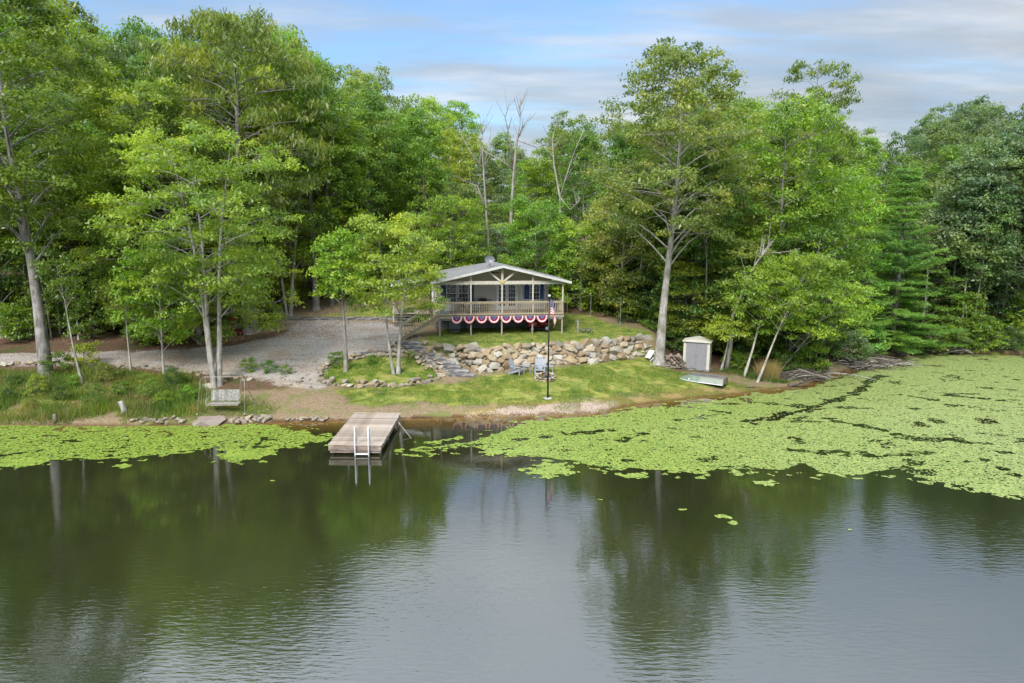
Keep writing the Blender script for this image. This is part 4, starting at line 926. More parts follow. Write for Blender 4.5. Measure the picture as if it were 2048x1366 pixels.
def side_table(loc, rz, mat, label, group):
    t = empty('side_table', loc, rz, label, 'side table', group)
    for k in range(4): MB().box((0, -.17+k*.115, .46), (.46, .105, .02)).build('top_slat', mat, t)
    for sx_ in (-1, 1):
        for sy_ in (-1, 1): MB().bar((sx_*.17, sy_*.17, .45), (sx_*.23, sy_*.2, 0), .04, .04).build('leg', mat, t)
gcl = 'grey lawn chairs by the fire pit'; gst = 'small grey side tables on the lawn'
p = PG(1034, 749); adirondack(p, R(62), M['grey_plastic'], 'grey slatted lawn chair seen from the side, left of the fire pit', gcl)
p = PG(1080, 747); adirondack(p, R(-4), M['grey_plastic'], 'grey slatted lawn chair facing the pond behind the fire pit', gcl)
side_table(PG(1052, 746), R(20), M['grey_plastic'], 'small grey side table between the two lawn chairs', gst)
side_table(PG(1100, 746), R(-10), M['grey_plastic'], 'small grey side table right of the flagpole by the facing chair', gst)
# fire pit
fp = PG(1091, 757); pit = empty('fire_pit', fp, 0, 'low round fire pit of brown stones on the lawn behind the flagpole', 'fire pit')
for lay, rr, zz_ in ((0, .62, .02), (1, .58, .17)):
    n = 15 if lay == 0 else 13
    for k in range(n):
        a = 2*math.pi*(k+.5*lay)/n; x, y = fp.x+rr*math.cos(a), fp.y+rr*.95*math.sin(a); put_stone('stone', pit, fp, (x, y, G(x, y)+zz_), .27, STN, .6)
M['ash'] = rough_mat('ash', (.04, .04, .04), (.14, .13, .13), 12, .95, .4); MB().cyl((0, 0, .03), .5, .06, 18).build('ash_bed', M['ash'], pit)
for k in range(4): MB().tube([(-.25+.05*k, -.2+.1*k, .10), (.28-.1*k, .1+.05*k, .22)], .045, 7).build('charred_log', M['dark_twigs'], pit)
t = empty('roasting_stake', PG(1068, 750), 0, 'thin black iron stake with a bracket standing left of the fire pit', 'stake')
b = MB(); b.tube([(0, 0, -.1), (0, 0, 1.15)], .018, 6); b.bar((-.06, 0, .42), (.32, 0, .46), .03, .03); b.build('rod', M['dark_metal'], t)
t = empty('lantern', PG(1087.5, 748.5), 0, 'small dark red lantern standing on the grass by the facing chair', 'lantern')
M['wine'] = rough_mat('wine_glass', (.10, .02, .03), (.14, .03, .04), 4, .3, .05); b = MB(); b.cyl((0, 0, .20), .11, .34, 10); b.build('glass_body', M['wine'], t); b = MB(); b.cyl((0, 0, .42), .12, .08, 10, r2=.03); b.cyl((0, 0, .015), .13, .03, 10); b.tube([(-.1, 0, .42), (0, 0, .58), (.1, 0, .42)], .01); b.build('cap', M['dark_metal'], t)

# ------------------------------------------------------------------ flag pole and flag
fb = PG(1095.5, 797); ztop = XZ(1097, 594, fb.y)[1]-fb.z
t = empty('flagpole', fb, 0, 'black flagpole with a white ball top standing on the lawn near the water', 'flagpole')
MB().tube([(0, 0, -.2), (0, 0, ztop*.5), (0, 0, ztop)], [.052, .047, .036], 10).build('pole', M['dark_metal'], t, True)
MB().sphere((0, 0, ztop+.07), .075, 12, 8).build('ball', M['white_paint'], t, True); MB().box((0, 0, ztop+.0), (.20, .20, .035)).build('cap', M['dark_metal'], t)
MB().cyl((0, 0, .01), .26, .05, 18).build('base_slab', M['concrete'], t)
HO_, FLY = .95, 1.55
def cloth(u, v):   # u along the fly 0..1, v down the hoist 0..1 : a limp flag
    d = u*FLY; s = 1-math.exp(-d/.35); fold = math.sin(d*7.5+v*2.2)
    x = .06+.30*s*(1-.25*v*u)+.035*math.sin(d*9+v*3)+.04*(1-v)*u
    y = -.03+.085*fold*min(1, d*2.2)*(1-.3*v)+.05*v*u
    z = -HO_*v*(1-.38*min(1, d/.5))-d*.80*(1-math.exp(-d/.25))-.02
    return Vector((x, y, z))
NU, NV = 44, 26
b = MB(); V_ = [cloth(i/NU, j/NV) for j in range(NV+1) for i in range(NU+1)]; Fs = []; Mi = []
for j in range(NV):
    for i in range(NU):
        Fs.append((j*(NU+1)+i, j*(NU+1)+i+1, (j+1)*(NU+1)+i+1, (j+1)*(NU+1)+i)); Mi.append(2 if (i < NU*.4 and j < 14) else (0 if (j//2) % 2 == 0 else 1))
b.v = V_; b.f = Fs; b.m = Mi
fl = tag(b.build('flag', [M['cloth_red'], M['cloth_white'], M['cloth_blue']], None, True), 'limp red white and blue flag with stars hanging from the black pole', 'flag'); fl.location = fb+Vector((0, 0, ztop-.10))
b = MB()
for r in range(9):
    for c in range(6 if r % 2 == 0 else 5):
        cu, cv = (.033+(c*2+(r % 2))*.0333), (.054+r*.0538); c0_ = cloth(cu, cv); n_ = (cloth(cu+.01, cv)-c0_).cross(cloth(cu, cv+.01)-c0_).normalized()
        P = [cloth(cu+a*.6, cv+b_) for a, b_ in starpts(.024)]
        for sg in (-1, 1): b.add([c0_+n_*sg*.005]+[q+n_*sg*.005 for q in P], [(0, k+1, (k+1) % 10+1) for k in range(10)])
b.build('stars', M['cloth_white'], fl)

# ------------------------------------------------------------------ storage shed
sb = PG(1391, 739); SW, SD, SH_ = 1.82, 1.15, 2.0
shed = empty('storage_shed', sb, R(-22), 'small grey and beige plastic storage shed at the edge of the lawn', 'shed')
b = MB(); b.box((0, .6, SH_/2), (SW, SD, SH_)); b.build('body', M['shed_trim'], shed, bev=.02)
for s in (-1, 1): MB().box((s*(SW/2-.09), .01, SH_/2), (.17, .03, SH_-.05)).build('corner_panel', M['shed_trim'], shed)
for s in (-1, 1):
    d = MB().box((s*.355, -.005, SH_/2-.03), (.70, .035, SH_-.16)).build('door', M['shed_door'], shed, bev=.01)
    b = MB()
    for k in range(5): b.box((s*.355-.28+k*.14, -.025, SH_/2-.03), (.012, .008, SH_-.25))
    b.build('door_rib', M['shed_door'], d)
    b = MB(); b.tube([(s*.09, -.03, .92), (s*.10, -.07, .96), (s*.10, -.07, 1.08), (s*.09, -.03, 1.12)], .016, 6); b.build('handle', rough_mat('brass', (.35, .22, .08), (.42, .28, .12), 5, .4, .05) if s < 0 else bpy.data.materials['brass'], d)
b = MB(); e = .07; ap = .22
b.add([(-SW/2-e, -.06, SH_), (SW/2+e, -.06, SH_), (0, -.06, SH_+ap), (-SW/2-e, SD+.1, SH_), (SW/2+e, SD+.1, SH_), (0, SD+.1, SH_+ap)], [(0, 1, 2), (3, 5, 4), (0, 2, 5, 3), (2, 1, 4, 5), (0, 3, 4, 1)]); b.box((0, .55, SH_-.02), (SW+.16, SD+.2, .05)); b.build('roof', M['shed_trim'], shed)
b = MB(); b.box((0, .5, .0), (SW+.1, SD+.3, .12)); b.build('base', M['dark_timber'], shed)
# ------------------------------------------------------------------ overturned boat
bp = PG(1405, 763); bt = empty('rowing_boat', bp, R(-33), 'upturned pale green flat-bottomed boat lying in front of the shed', 'boat')
BL = 3.05; b = MB(); V_ = []; secs = 12
for i in range(secs+1):
    f = i/secs; x = -BL/2+BL*f; w_ = .62*(.42+.58*min(1, (f/.42))**.6) if f < .42 else .62; w2 = w_*.80; h_ = .42*(.25+.75*min(1, (f/.25))**.7)
    V_ += [(x, -w_, .03), (x, -w_-.015, .09), (x, -(w_+w2)/2, h_*.55), (x, -w2, h_), (x, 0, h_+.03), (x, w2, h_), (x, (w_+w2)/2, h_*.55), (x, w_+.015, .09), (x, w_, .03)]
n9 = 9; Fs = []; Mi = []
for i in range(secs):
    for k in range(8): Fs.append((i*n9+k, (i+1)*n9+k, (i+1)*n9+k+1, i*n9+k+1)); Mi.append(1 if k in (3, 4) else 0)
Fs += [tuple(range(8, -1, -1)), tuple(secs*n9+k for k in range(9))]; Mi += [0, 1]; b.v = V_; b.f = Fs; b.m = Mi; b.build('hull', [M['boat'], M['boat_bottom']], bt)
for s in (-1, 1):
    b = MB(); b.tube([(-BL/2+BL*f, s*(.64*(.42+.58*min(1, f/.42)**.6) if f < .42 else .635), .055) for f in np.linspace(0, 1, 12)], .028, 6); b.build('gunwale', M['white_metal'], bt)
    MB().bar((-BL*.28, s*.40, .43), (BL/2, s*.42, .455), .03, .03).build('keel_strip', M['boat'], bt)
MB().cyl((-.72, -.62, .2), .05, .03, 10, 'Y').build('drain_cap', M['white_paint'], bt)

# ------------------------------------------------------------------ garden swing
swp = PG(450, 822); sw = empty('garden_swing', swp, R(3), 'old garden swing with a faded slatted seat in a bent pipe frame by the water', 'garden swing')
D0 = swp.y*math.cos(PITCH)+10*math.sin(PITCH); mpp = D0/F
fr_ = MB(); hw_ = 43*mpp; ht = 68*mpp+.05
for yo in (0,):
    fr_.tube([(-hw_-.08, -.62, .0), (-hw_, -.12, ht-.20), (-hw_+.16, 0, ht), (hw_-.16, 0, ht), (hw_, -.12, ht-.20), (hw_+.08, -.62, .0)], .020, 8)
frame = fr_.build('frame', M['swing_metal'], sw, True)
for s in (-1, 1):
    MB().tube([(s*hw_, -.08, ht-.22), (s*(hw_+.30), .72, .02)], .022, 7).build('rear_leg', M['swing_metal'], sw)
    MB().bar((s*(hw_+.08), -.72, .01), (s*(hw_+.08), -.5, .01), .05, .03).build('foot', M['white_metal'], sw)
    MB().tube([(s*(hw_-.22), 0, ht), (s*(hw_-.30), -.10, .95), (s*(hw_-.26), -.30, .48)], .010, 5).build('hanger', M['swing_metal'], sw)
    MB().tube([(s*(hw_-.22), 0, ht), (s*(hw_-.28), .25, .95), (s*(hw_-.30), .28, .6)], .010, 5).build('hanger', M['swing_metal'], sw)
    b = MB(); b.tube([(s*(hw_-.34), -.36, .46), (s*(hw_-.34), -.34, .74), (s*(hw_-.34), .20, .78)], .022, 6); b.build('armrest', M['swing_metal'], sw)
bw = 2*(hw_-.42)
for k in range(18):
    x = -bw/2+bw*(k+.5)/18; MB().box((x, .20, .86), (bw/18-.008, .018, .62), (R(-20), 0, 0)).build('back_slat', M['swing_slat'], sw)
for k in range(6): MB().box((0, -.36+k*.09, .46+.012*abs(k-2.5)), (bw+.14, .075, .018)).build('seat_slat', M['swing_slat'], sw)
MB().tube([(-bw/2-.1, -.42, .44), (bw/2+.1, -.42, .44)], .028, 7).build('seat_bar', M['swing_metal'], sw)

# red chair behind the big trunk
rcp = PG(462, 662); adirondack(rcp+Vector((0, 0, .0)), R(6), M['red_plastic'], 'bright red lawn chair between the tree trunks left of the gravel', 'red seat by the trees')
M['rug'] = rough_mat('red_rug', (.20, .03, .03), (.28, .05, .05), 6, .95, .2); loose('ground_mat', MB().box((0, 0, .03), (2.0, .9, .03)), M['rug'], rcp+Vector((.2, -.65, .0)), (R(3), R(1), R(4)), 'dark red mat on the leaf litter in front of the red chair', 'mat')
# grey block fire ring at the gravel corner
fr = PG(556, 640); fo = empty('block_fire_ring', fr, 0, 'grey stacked stone hearth at the far left corner of the gravel', 'stone hearth')
for k in range(20):
    a = 2*math.pi*k/10; lay = k//10; x, y = .95*math.cos(a), .5*math.sin(a); put_stone('stone', fo, fr, fr+Vector((x, y, .06+.17*lay)), .34, STG, .55)
for k, (s, z) in enumerate([(.9, .38), (.7, .52), (.5, .66), (.3, .80)]): MB().box((.1, .1, z), (s, s*.6, .13)).build('stone', M['dark_timber'], fo, bev=.03)

# stumps, slabs, rocks along the left bank
def stump(p, r, h, lean, label, mat='pale_bark'):
    o = MB().tube([(0, 0, -.1), (lean*.2, 0, h*.3), (lean*.8, 0, h*.8), (lean, 0, h)], [r*1.35, r*1.05, r*.9, r*.8], 10).build('tree_stump', M[mat], None, True); o.location = p; tag(o, label, 'stump')
stump(PG(250, 826), .15, .66, -.22, 'pale grey tree stump leaning left in the bank grass'); stump(PG(111, 844), .10, .42, -.04, 'small dark rotten stump at the water edge on the far left', 'bark')
o = link('flat_boulder', STG[2].copy(), None, PG(418, 846)+Vector((0, .15, .08)), (0, 0, .1), (2.0, 1.25, .52)); o.data.materials.clear(); o.data.materials.append(M['slab']); tag(o, 'large flat purple-brown boulder at the water edge below the swing', 'boulder')
def rocks(label, pxs, s0, s1, kinds=STG, group=None, sq=.6, cat='rock', each=True):
    for i, (px, py) in enumerate(pxs):
        p = PG(px, py); s = random.uniform(s0, s1)
        o = link('rock', random.choice(kinds), None, p+Vector((0, 0, s*.12)), (random.uniform(-.3, .3), random.uniform(-.3, .3), random.uniform(0, 6)), (s*1.25, s*.9, s*sq)); tag(o, label, cat, group)
rg = random.Random(3)
rocks('small rounded rock among many along the water edge right of the flat boulder', [(462+i*4.7+rg.uniform(-2, 2), 845-((i % 3)*3.5)-max(0, i-8)*.5) for i in range(17)], .28, .55, STG, 'shore rocks right of the flat boulder')
rocks('small rock in the pale stones left of the flat boulder', [(262+i*7.5+rg.uniform(-2, 2), 849-rg.uniform(0, 12)) for i in range(15)], .26, .5, STG, 'shore rocks left of the flat boulder')
rocks('dark wet rock on the shoreline left of the dock', [(575+i*9+rg.uniform(-3, 3), 842-rg.uniform(-2, 4)) for i in range(10)], .22, .45, STG, 'shoreline rocks left of the dock')
rocks('ochre rock in the low row along the lower edge of the drive', [(5+i*9.5+rg.uniform(-3, 3), 731-rg.uniform(0, 4)) for i in range(8)], .3, .62, STN, 'rocks along the lower edge of the drive')
rocks('weathered rock half hidden in weeds under the drive edge', [(150+i*14+rg.uniform(-5, 5), 737-rg.uniform(-2, 4)) for i in range(16)], .22, .42, STG, 'rocks under the drive edge in the weeds')
rocks('pale boulder in the row behind the garden swing', [(378, 747), (397, 750), (412, 748), (432, 752), (452, 757), (470, 757), (487, 762), (500, 760), (445, 765), (415, 775), (430, 786)], .35, .6, STN, 'boulders behind the garden swing')
rocks('loose rock on the gravel slope left of the stone ring', [(rg.uniform(560, 655), rg.uniform(722, 782)) for i in range(26)], .12, .3, STG, 'loose rocks on the gravel slope')
rocks('small stone lying at the foot of the boulder wall', [(955+i*18+rg.uniform(-6, 6), 748-i*1.5) for i in range(7)], .1, .2, STN, 'small stones at the foot of the boulder wall')
# loose gravel as stuff
def scatter_chips(name, n, poly, s0, s1, mat, label, seed):
    r = np.random.default_rng(seed); P = np.array(poly); x = r.uniform(P[:, 0].min(), P[:, 0].max(), n*3); y = r.uniform(P[:, 1].min(), P[:, 1].max(), n*3)
    k = polysd(poly, x, y) < .3*r.random(n*3); x, y = x[k][:n], y[k][:n]; n = len(x); z = hgt(x, y); s = r.uniform(s0, s1, n); a = r.random(n)*6.28
    base = np.array([(1, 0, 0), (-.5, .8, 0), (-.5, -.8, 0), (0.1, 0.1, .7)]); Vv = np.zeros((n, 4, 3)); 
    for i in range(4):
        bx, by, bz = base[i]; Vv[:, i, 0] = x+s*(bx*np.cos(a)-by*np.sin(a)); Vv[:, i, 1] = y+s*(bx*np.sin(a)+by*np.cos(a)); Vv[:, i, 2] = z-.01+s*bz
    f = np.array([(0, 1, 3), (1, 2, 3), (2, 0, 3)]); Fc = (np.arange(n)[:, None, None]*4+f[None]).reshape(-1, 3)
    return tag(link(name, npmesh(name, Vv.reshape(-1, 3), Fc, mat, {'v': np.repeat(r.random(n), 4)})), label, 'gravel' if 'gravel' in name else 'leaf litter', kind='stuff')
def chip_mat(name, stops):
    m, t, b, o = newmat(name); at = t.nodes.new('ShaderNodeAttribute'); at.attribute_name = 'v'; setc(t, b.inputs['Base Color'], ramp_(t, at.outputs['Fac'], stops)); b.inputs['Roughness'].default_value = .9; return m
scatter_chips('gravel_stones', 16000, DRIVE, .02, .055, chip_mat('gravel_chips', [(0, (.12, .10, .09)), (.4, (.28, .25, .23)), (.8, (.42, .39, .37)), (1, (.6, .57, .54))]), 'loose grey gravel on the driveway and parking lot', 11)
LITP = [(-34, 50), (-13, 51.5), (-13, 62), (-34, 60)]
scatter_chips('fallen_leaves', 15000, LITP, .03, .07, chip_mat('dead_leaves', [(0, (.05, .025, .015)), (.5, (.14, .075, .045)), (.85, (.26, .17, .12)), (1, (.4, .3, .22))]), 'brown fallen leaves covering the ground at the foot of the woods', 12)
SHP_ = [PZ(x, y, .1) for x, y in [(930, 829), (1000, 824), (1100, 818), (1180, 806), (1225, 818), (1180, 826), (1060, 833), (960, 836)]]
scatter_chips('gravel_beach', 3000, SHP_, .02, .05, chip_mat('beach_chips', [(0, (.20, .14, .10)), (.5, (.40, .33, .27)), (1, (.6, .56, .5))]), 'pale washed pebbles along the lawn shoreline', 13)

scatter_chips('scattered_leaves', 2600, DRIVE, .03, .07, bpy.data.materials['dead_leaves'], 'brown leaves blown over the gravel drive', 14)
scatter_chips('scattered_leaves', 900, LAWN, .025, .06, bpy.data.materials['dead_leaves'], 'a few brown leaves lying on the lawn', 15)
# yard bits right of the cabin
t = empty('yard_hydrant', PG(1155.5, 664), 0, 'slim grey yard hydrant post on the terrace grass right of the cabin', 'hydrant')
b = MB(); b.box((0, 0, .42), (.10, .10, .86)); b.build('post', M['grey_metal'], t); b = MB(); b.tube([(0, 0, .80), (-.14, 0, .84), (-.16, 0, .72)], .03, 7); b.tube([(0, 0, .85), (.02, 0, 1.0)], .02, 6); b.build('spout', M['grey_metal'], t)
t = empty('low_bench', PG(1172, 665), R(5), 'low dark wooden bench on the terrace grass right of the hydrant', 'bench')
for k in range(3): MB().box((0, -.13+k*.13, .24), (1.0, .115, .035)).build('seat_slat', M['dark_timber'], t)
for x in (-.38, 0, .38): MB().box((x, 0, .11), (.07, .30, .22)).build('leg', M['dark_timber'], t)
t = empty('wire_fence', PG(1181, 628), 0, 'white posts with slack wires at the wood edge right of the cabin', 'fence')
fps = []
for px, py, h_ in ((1134, 636, 2.0), (1181, 634, 2.1), (1240, 655, 2.2), (1275, 640, 2.4), (1312, 668, 2.9)):
    p = PG(px, py); fps.append(p+Vector((0, 0, h_)))
    if px < 1310: MB().tube([p-t.location-Vector((0, 0, .1)), p-t.location+Vector((0, 0, h_))], .020, 6).build('post', M['grey_metal'], t)
for a_, b_ in zip(fps[:-1], fps[1:]):
    for dz_ in (0.0, -.28): MB().tube([a_-t.location+Vector((0, 0, dz_)), (a_+b_)/2-t.location+Vector((0, 0, dz_-.12)), b_-t.location+Vector((0, 0, dz_))], .005, 4).build('wire', M['grey_metal'], t)
# firewood, tipped chair and sticks near the shed
wp = PG(1345, 732); wpile = empty('firewood_pile', wp, R(-8), 'heap of split firewood between the tall tree and the shed', 'firewood')
lm = MB().tube([(0, -.2, 0), (0, .22, 0)], [.075, .07], 6).mesh('log', M['cut_wood'])
for k in range(120):
    lay = int(6*random.random()**1.3); x = random.uniform(-.85+.09*lay, .85-.05*lay); link('log', lm, wpile, (x, random.uniform(-.3, .3), .06+.13*lay+random.uniform(-.02, .03)), (random.uniform(-.5, .5), random.uniform(-.3, .3), random.uniform(-.9, .9)), (random.uniform(.7, 1.2),)*3)
t = empty('tipped_lawn_chair', PG(1304, 722), R(25), 'white lawn chair lying tipped on its side left of the tall tree', 'chair')
b = MB(); b.bar((-.4, 0, .25), (.05, .1, .75), .45, .03); b.build('back', M['white_paint'], t); b = MB(); b.bar((-.0, .1, .70), (.25, 0, .35), .45, .03); b.build('seat', M['white_paint'], t)
for a_, b_ in (((-.6, -.1, .35), (-.1, -.1, .5)), ((.2, -.15, .4), (-.25, -.1, .02)), ((.25, .2, .38), (-.1, .2, .02)), ((-.1, .2, .6), (.3, .2, .7))): MB().bar(a_, b_, .04, .04).build('leg', M['white_paint'], t)
def branchy(name, p, L_, r0_, ang, el, seed, mat, label, cat='branch', group=None, twigs=5):
    r = random.Random(seed); b = MB(); d = Vector((math.cos(ang)*math.cos(el), math.sin(ang)*math.cos(el), math.sin(el)))
    pts_ = [Vector((0, 0, 0))]; 
    for k in range(6): pts_.append(pts_[-1]+d*L_/6+Vector((r.uniform(-1, 1), r.uniform(-1, 1), r.uniform(-.5, .5)))*L_*.025)
    b.tube(pts_, [r0_*(1-.13*k) for k in range(7)], 7)
    for k in range(twigs):
        q = pts_[r.randrange(2, 6)]; e = Vector((r.uniform(-1, 1), r.uniform(-1, 1), r.uniform(-.1, 1))).normalized()*.6+d*.6; l2 = L_*r.uniform(.2, .45); m_ = q+e*l2*.5+Vector((0, 0, r.uniform(-.05, .1)))
        b.tube([q, m_, q+e*l2+Vector((r.uniform(-.1, .1), r.uniform(-.1, .1), 0))], [r0_*.45, r0_*.3, r0_*.12], 5)
    o = b.build(name, M[mat], None, True); o.location = p; return tag(o, label, cat, group)
for k in range(9):
    branchy('fallen_stick', PG(1302+k*9+rg.uniform(-4, 4), 732+k*.8+rg.uniform(-2, 3))+Vector((0, 0, .04)), rg.uniform(.8, 1.8), .035, rg.uniform(-.4, .3), .03, k, 'dead_wood', 'pale stick lying in the litter at the foot of the tall tree', 'stick', 'sticks at the foot of the tall tree', 2)
branchy('driftwood', PG(1936, 706)+Vector((0, -.6, .1)), 3.4, .09, R(165), .35, 61, 'dead_wood', 'bleached forked driftwood rising from the water at the far right bank', 'driftwood', None, 7)
branchy('driftwood', PG(1885, 700)+Vector((0, 0, .1)), 4.2, .06, R(20), .5, 62, 'dead_wood', 'thin pale dead branch leaning up on the far right bank', 'driftwood', None, 4)
branchy('fallen_log', PG(1607, 738), 3.6, .13, R(-28), -.04, 63, 'dead_wood', 'weathered fallen log sloping into the pond beside the brush pile', 'log', None, 2)
branchy('fallen_log', PG(1575, 772), 1.6, .12, R(-10), .25, 64, 'dark_twigs', 'dark snag lying at the tip of the lawn by the reeds', 'log', None, 6)
branchy('fallen_stick', PG(1490, 775)+Vector((0, 0, .03)), 1.4, .05, R(-5), 0, 65, 'dark_twigs', 'dark stick on the bare tip of the lawn in front of the reeds', 'stick', None, 1)
# brush piles
def brush(p, sx_, sy_, sz_, n, seed, label, mat='dark_twigs', L0=.8, L1=2.4):
    r = random.Random(seed); b = MB()
    for k in range(n):
        a = r.uniform(-.6, .6)+(math.pi if r.random() < .5 else 0); c = Vector((r.gauss(0, .4)*sx_, r.gauss(0, .4)*sy_, abs(r.gauss(0, .45))*sz_)); l_ = r.uniform(L0, L1); d = Vector((math.cos(a), math.sin(a), r.uniform(-.25, .35)))*l_/2; mid = c+Vector((r.uniform(-.1, .1), r.uniform(-.1, .1), r.uniform(-.05, .12)))
        r1 = r.uniform(.012, .04); b.tube([c-d, mid, c+d], [r1, r1*.8, r1*.3], 4, mi=0 if r.random() < .68 else 1, cap=False)
    o = b.build('brush_pile', [M[mat], M['dead_wood']], None); o.location = p; return tag(o, label, 'brush', kind='stuff')
def at(px, py, z=.1): q = PZ(px, py, z); return Vector((q[0], q[1], z))
brush(at(1700, 732), 3.6, 1.5, .75, 420, 1, 'low tangle of grey dead branches lying in the pond under the leaning trees')
brush(at(1765, 728), 2.6, .9, .35, 160, 2, 'low dark twigs trailing out over the floating leaves')
brush(at(1665, 702, .5), 2.8, 1.6, .9, 190, 3, 'bleached dead limbs heaped under the pine boughs', 'dead_wood')
brush(at(1600, 756, .2), 1.8, .9, .45, 180, 4, 'brown brush washed up between the reeds and the fallen log')
brush(at(1900, 704, .25), 1.8, .6, .4, 70, 5, 'dark fallen twigs along the far right shoreline')
brush(at(1790, 705, .25), 2.0, .8, .35, 90, 6, 'dark twigs at the water edge below the pine')

# mud, sticks and leaves at the foot of the banks
for k in range(16):
    px = 540+k*26 if k < 14 else 1500+k*6
    branchy('washed_up_twig', PG(px+rg.uniform(-9, 9), (843 if px < 700 else 838 if px < 980 else 832)-rg.uniform(0, 5) if px < 1200 else 786)+Vector((0, 0, .03)), rg.uniform(.4, 1.1), .02, rg.uniform(-.5, .5), .02, 300+k, 'dark_twigs', 'small dark twig washed up on the muddy waterline near the dock', 'twig', 'twigs along the waterline by the dock', 2)
t = empty('mooring_pole', Vector((*PZ(797, 845, .5), .5)), 0, 'thin pole lying from the right rear corner of the dock down into the water', 'pole')
MB().tube([(0, 0, 0), (1.2, -1.6, -.75)], .016, 6).build('pole', M['dead_wood'], t)
# ------------------------------------------------------------------ trees
def leaves(C, RAD, per, leaf, seed, asp=.55, droop=.25, upb=.55, flat=None, radial=False):
    """leaf quads spread through clump ellipsoids; C (n,3), RAD (n,)"""
    r = np.random.default_rng(seed); n = len(C); cnt = np.maximum((per*(RAD/RAD.mean())**2).astype(int), 8); ci = np.repeat(np.arange(n), cnt); m = len(ci)
    d = r.normal(size=(m, 3)); d /= np.linalg.norm(d, axis=1)[:, None]; d[:, 2] = np.where(d[:, 2] < -.25, -d[:, 2]*.7, d[:, 2])
    rad = r.random(m)**.42; fl = .78 if flat is None else flat*1.3
    off = d*rad[:, None]*RAD[ci][:, None]*np.array([1, 1, fl]); off += r.normal(size=(m, 3))*RAD[ci][:, None]*.13
    P = C[ci]+off
    nrm = d*.6+np.array([0, 0, upb])+r.normal(size=(m, 3))*.42; nrm /= np.linalg.norm(nrm, axis=1)[:, None]
    rv = r.normal(size=(m, 3)) if not radial else d*np.array([1, 1, .2])+r.normal(size=(m, 3))*.25
    a = np.cross(nrm, rv); a /= np.linalg.norm(a, axis=1)[:, None]+1e-9
    if radial: a = rv-nrm*(rv*nrm).sum(1)[:, None]; a /= np.linalg.norm(a, axis=1)[:, None]+1e-9
    a[:, 2] -= droop; b = np.cross(nrm, a); b /= np.linalg.norm(b, axis=1)[:, None]+1e-9
    L_ = leaf*(.6+.8*r.random(m))[:, None]; W_ = L_*asp
    V_ = np.stack([P-a*L_*.5, P+b*W_*.5-nrm*L_*.05, P+a*L_*.5-np.array([0, 0, 1])*L_*droop*.4, P-b*W_*.5-nrm*L_*.05], 1).reshape(-1, 3)
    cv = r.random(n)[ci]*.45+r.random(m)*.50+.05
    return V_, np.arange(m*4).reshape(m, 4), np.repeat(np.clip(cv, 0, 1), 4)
def profile(kind, t):
    if kind == 'round': return max(.12, math.sin(math.pi*min(1, .14+.80*t)))**.75
    if kind == 'top': return max(.15, math.sin(math.pi*(t*.62+.30)))**.8*(.45+.75*t)
    if kind == 'cone': return max(.06, (1-t)**.8)
    if kind == 'low': return max(.12, math.sin(math.pi*(.32+.64*t)))**.6
    return max(.15, (math.sin(math.pi*(.10+.82*t)))**.5)     # column
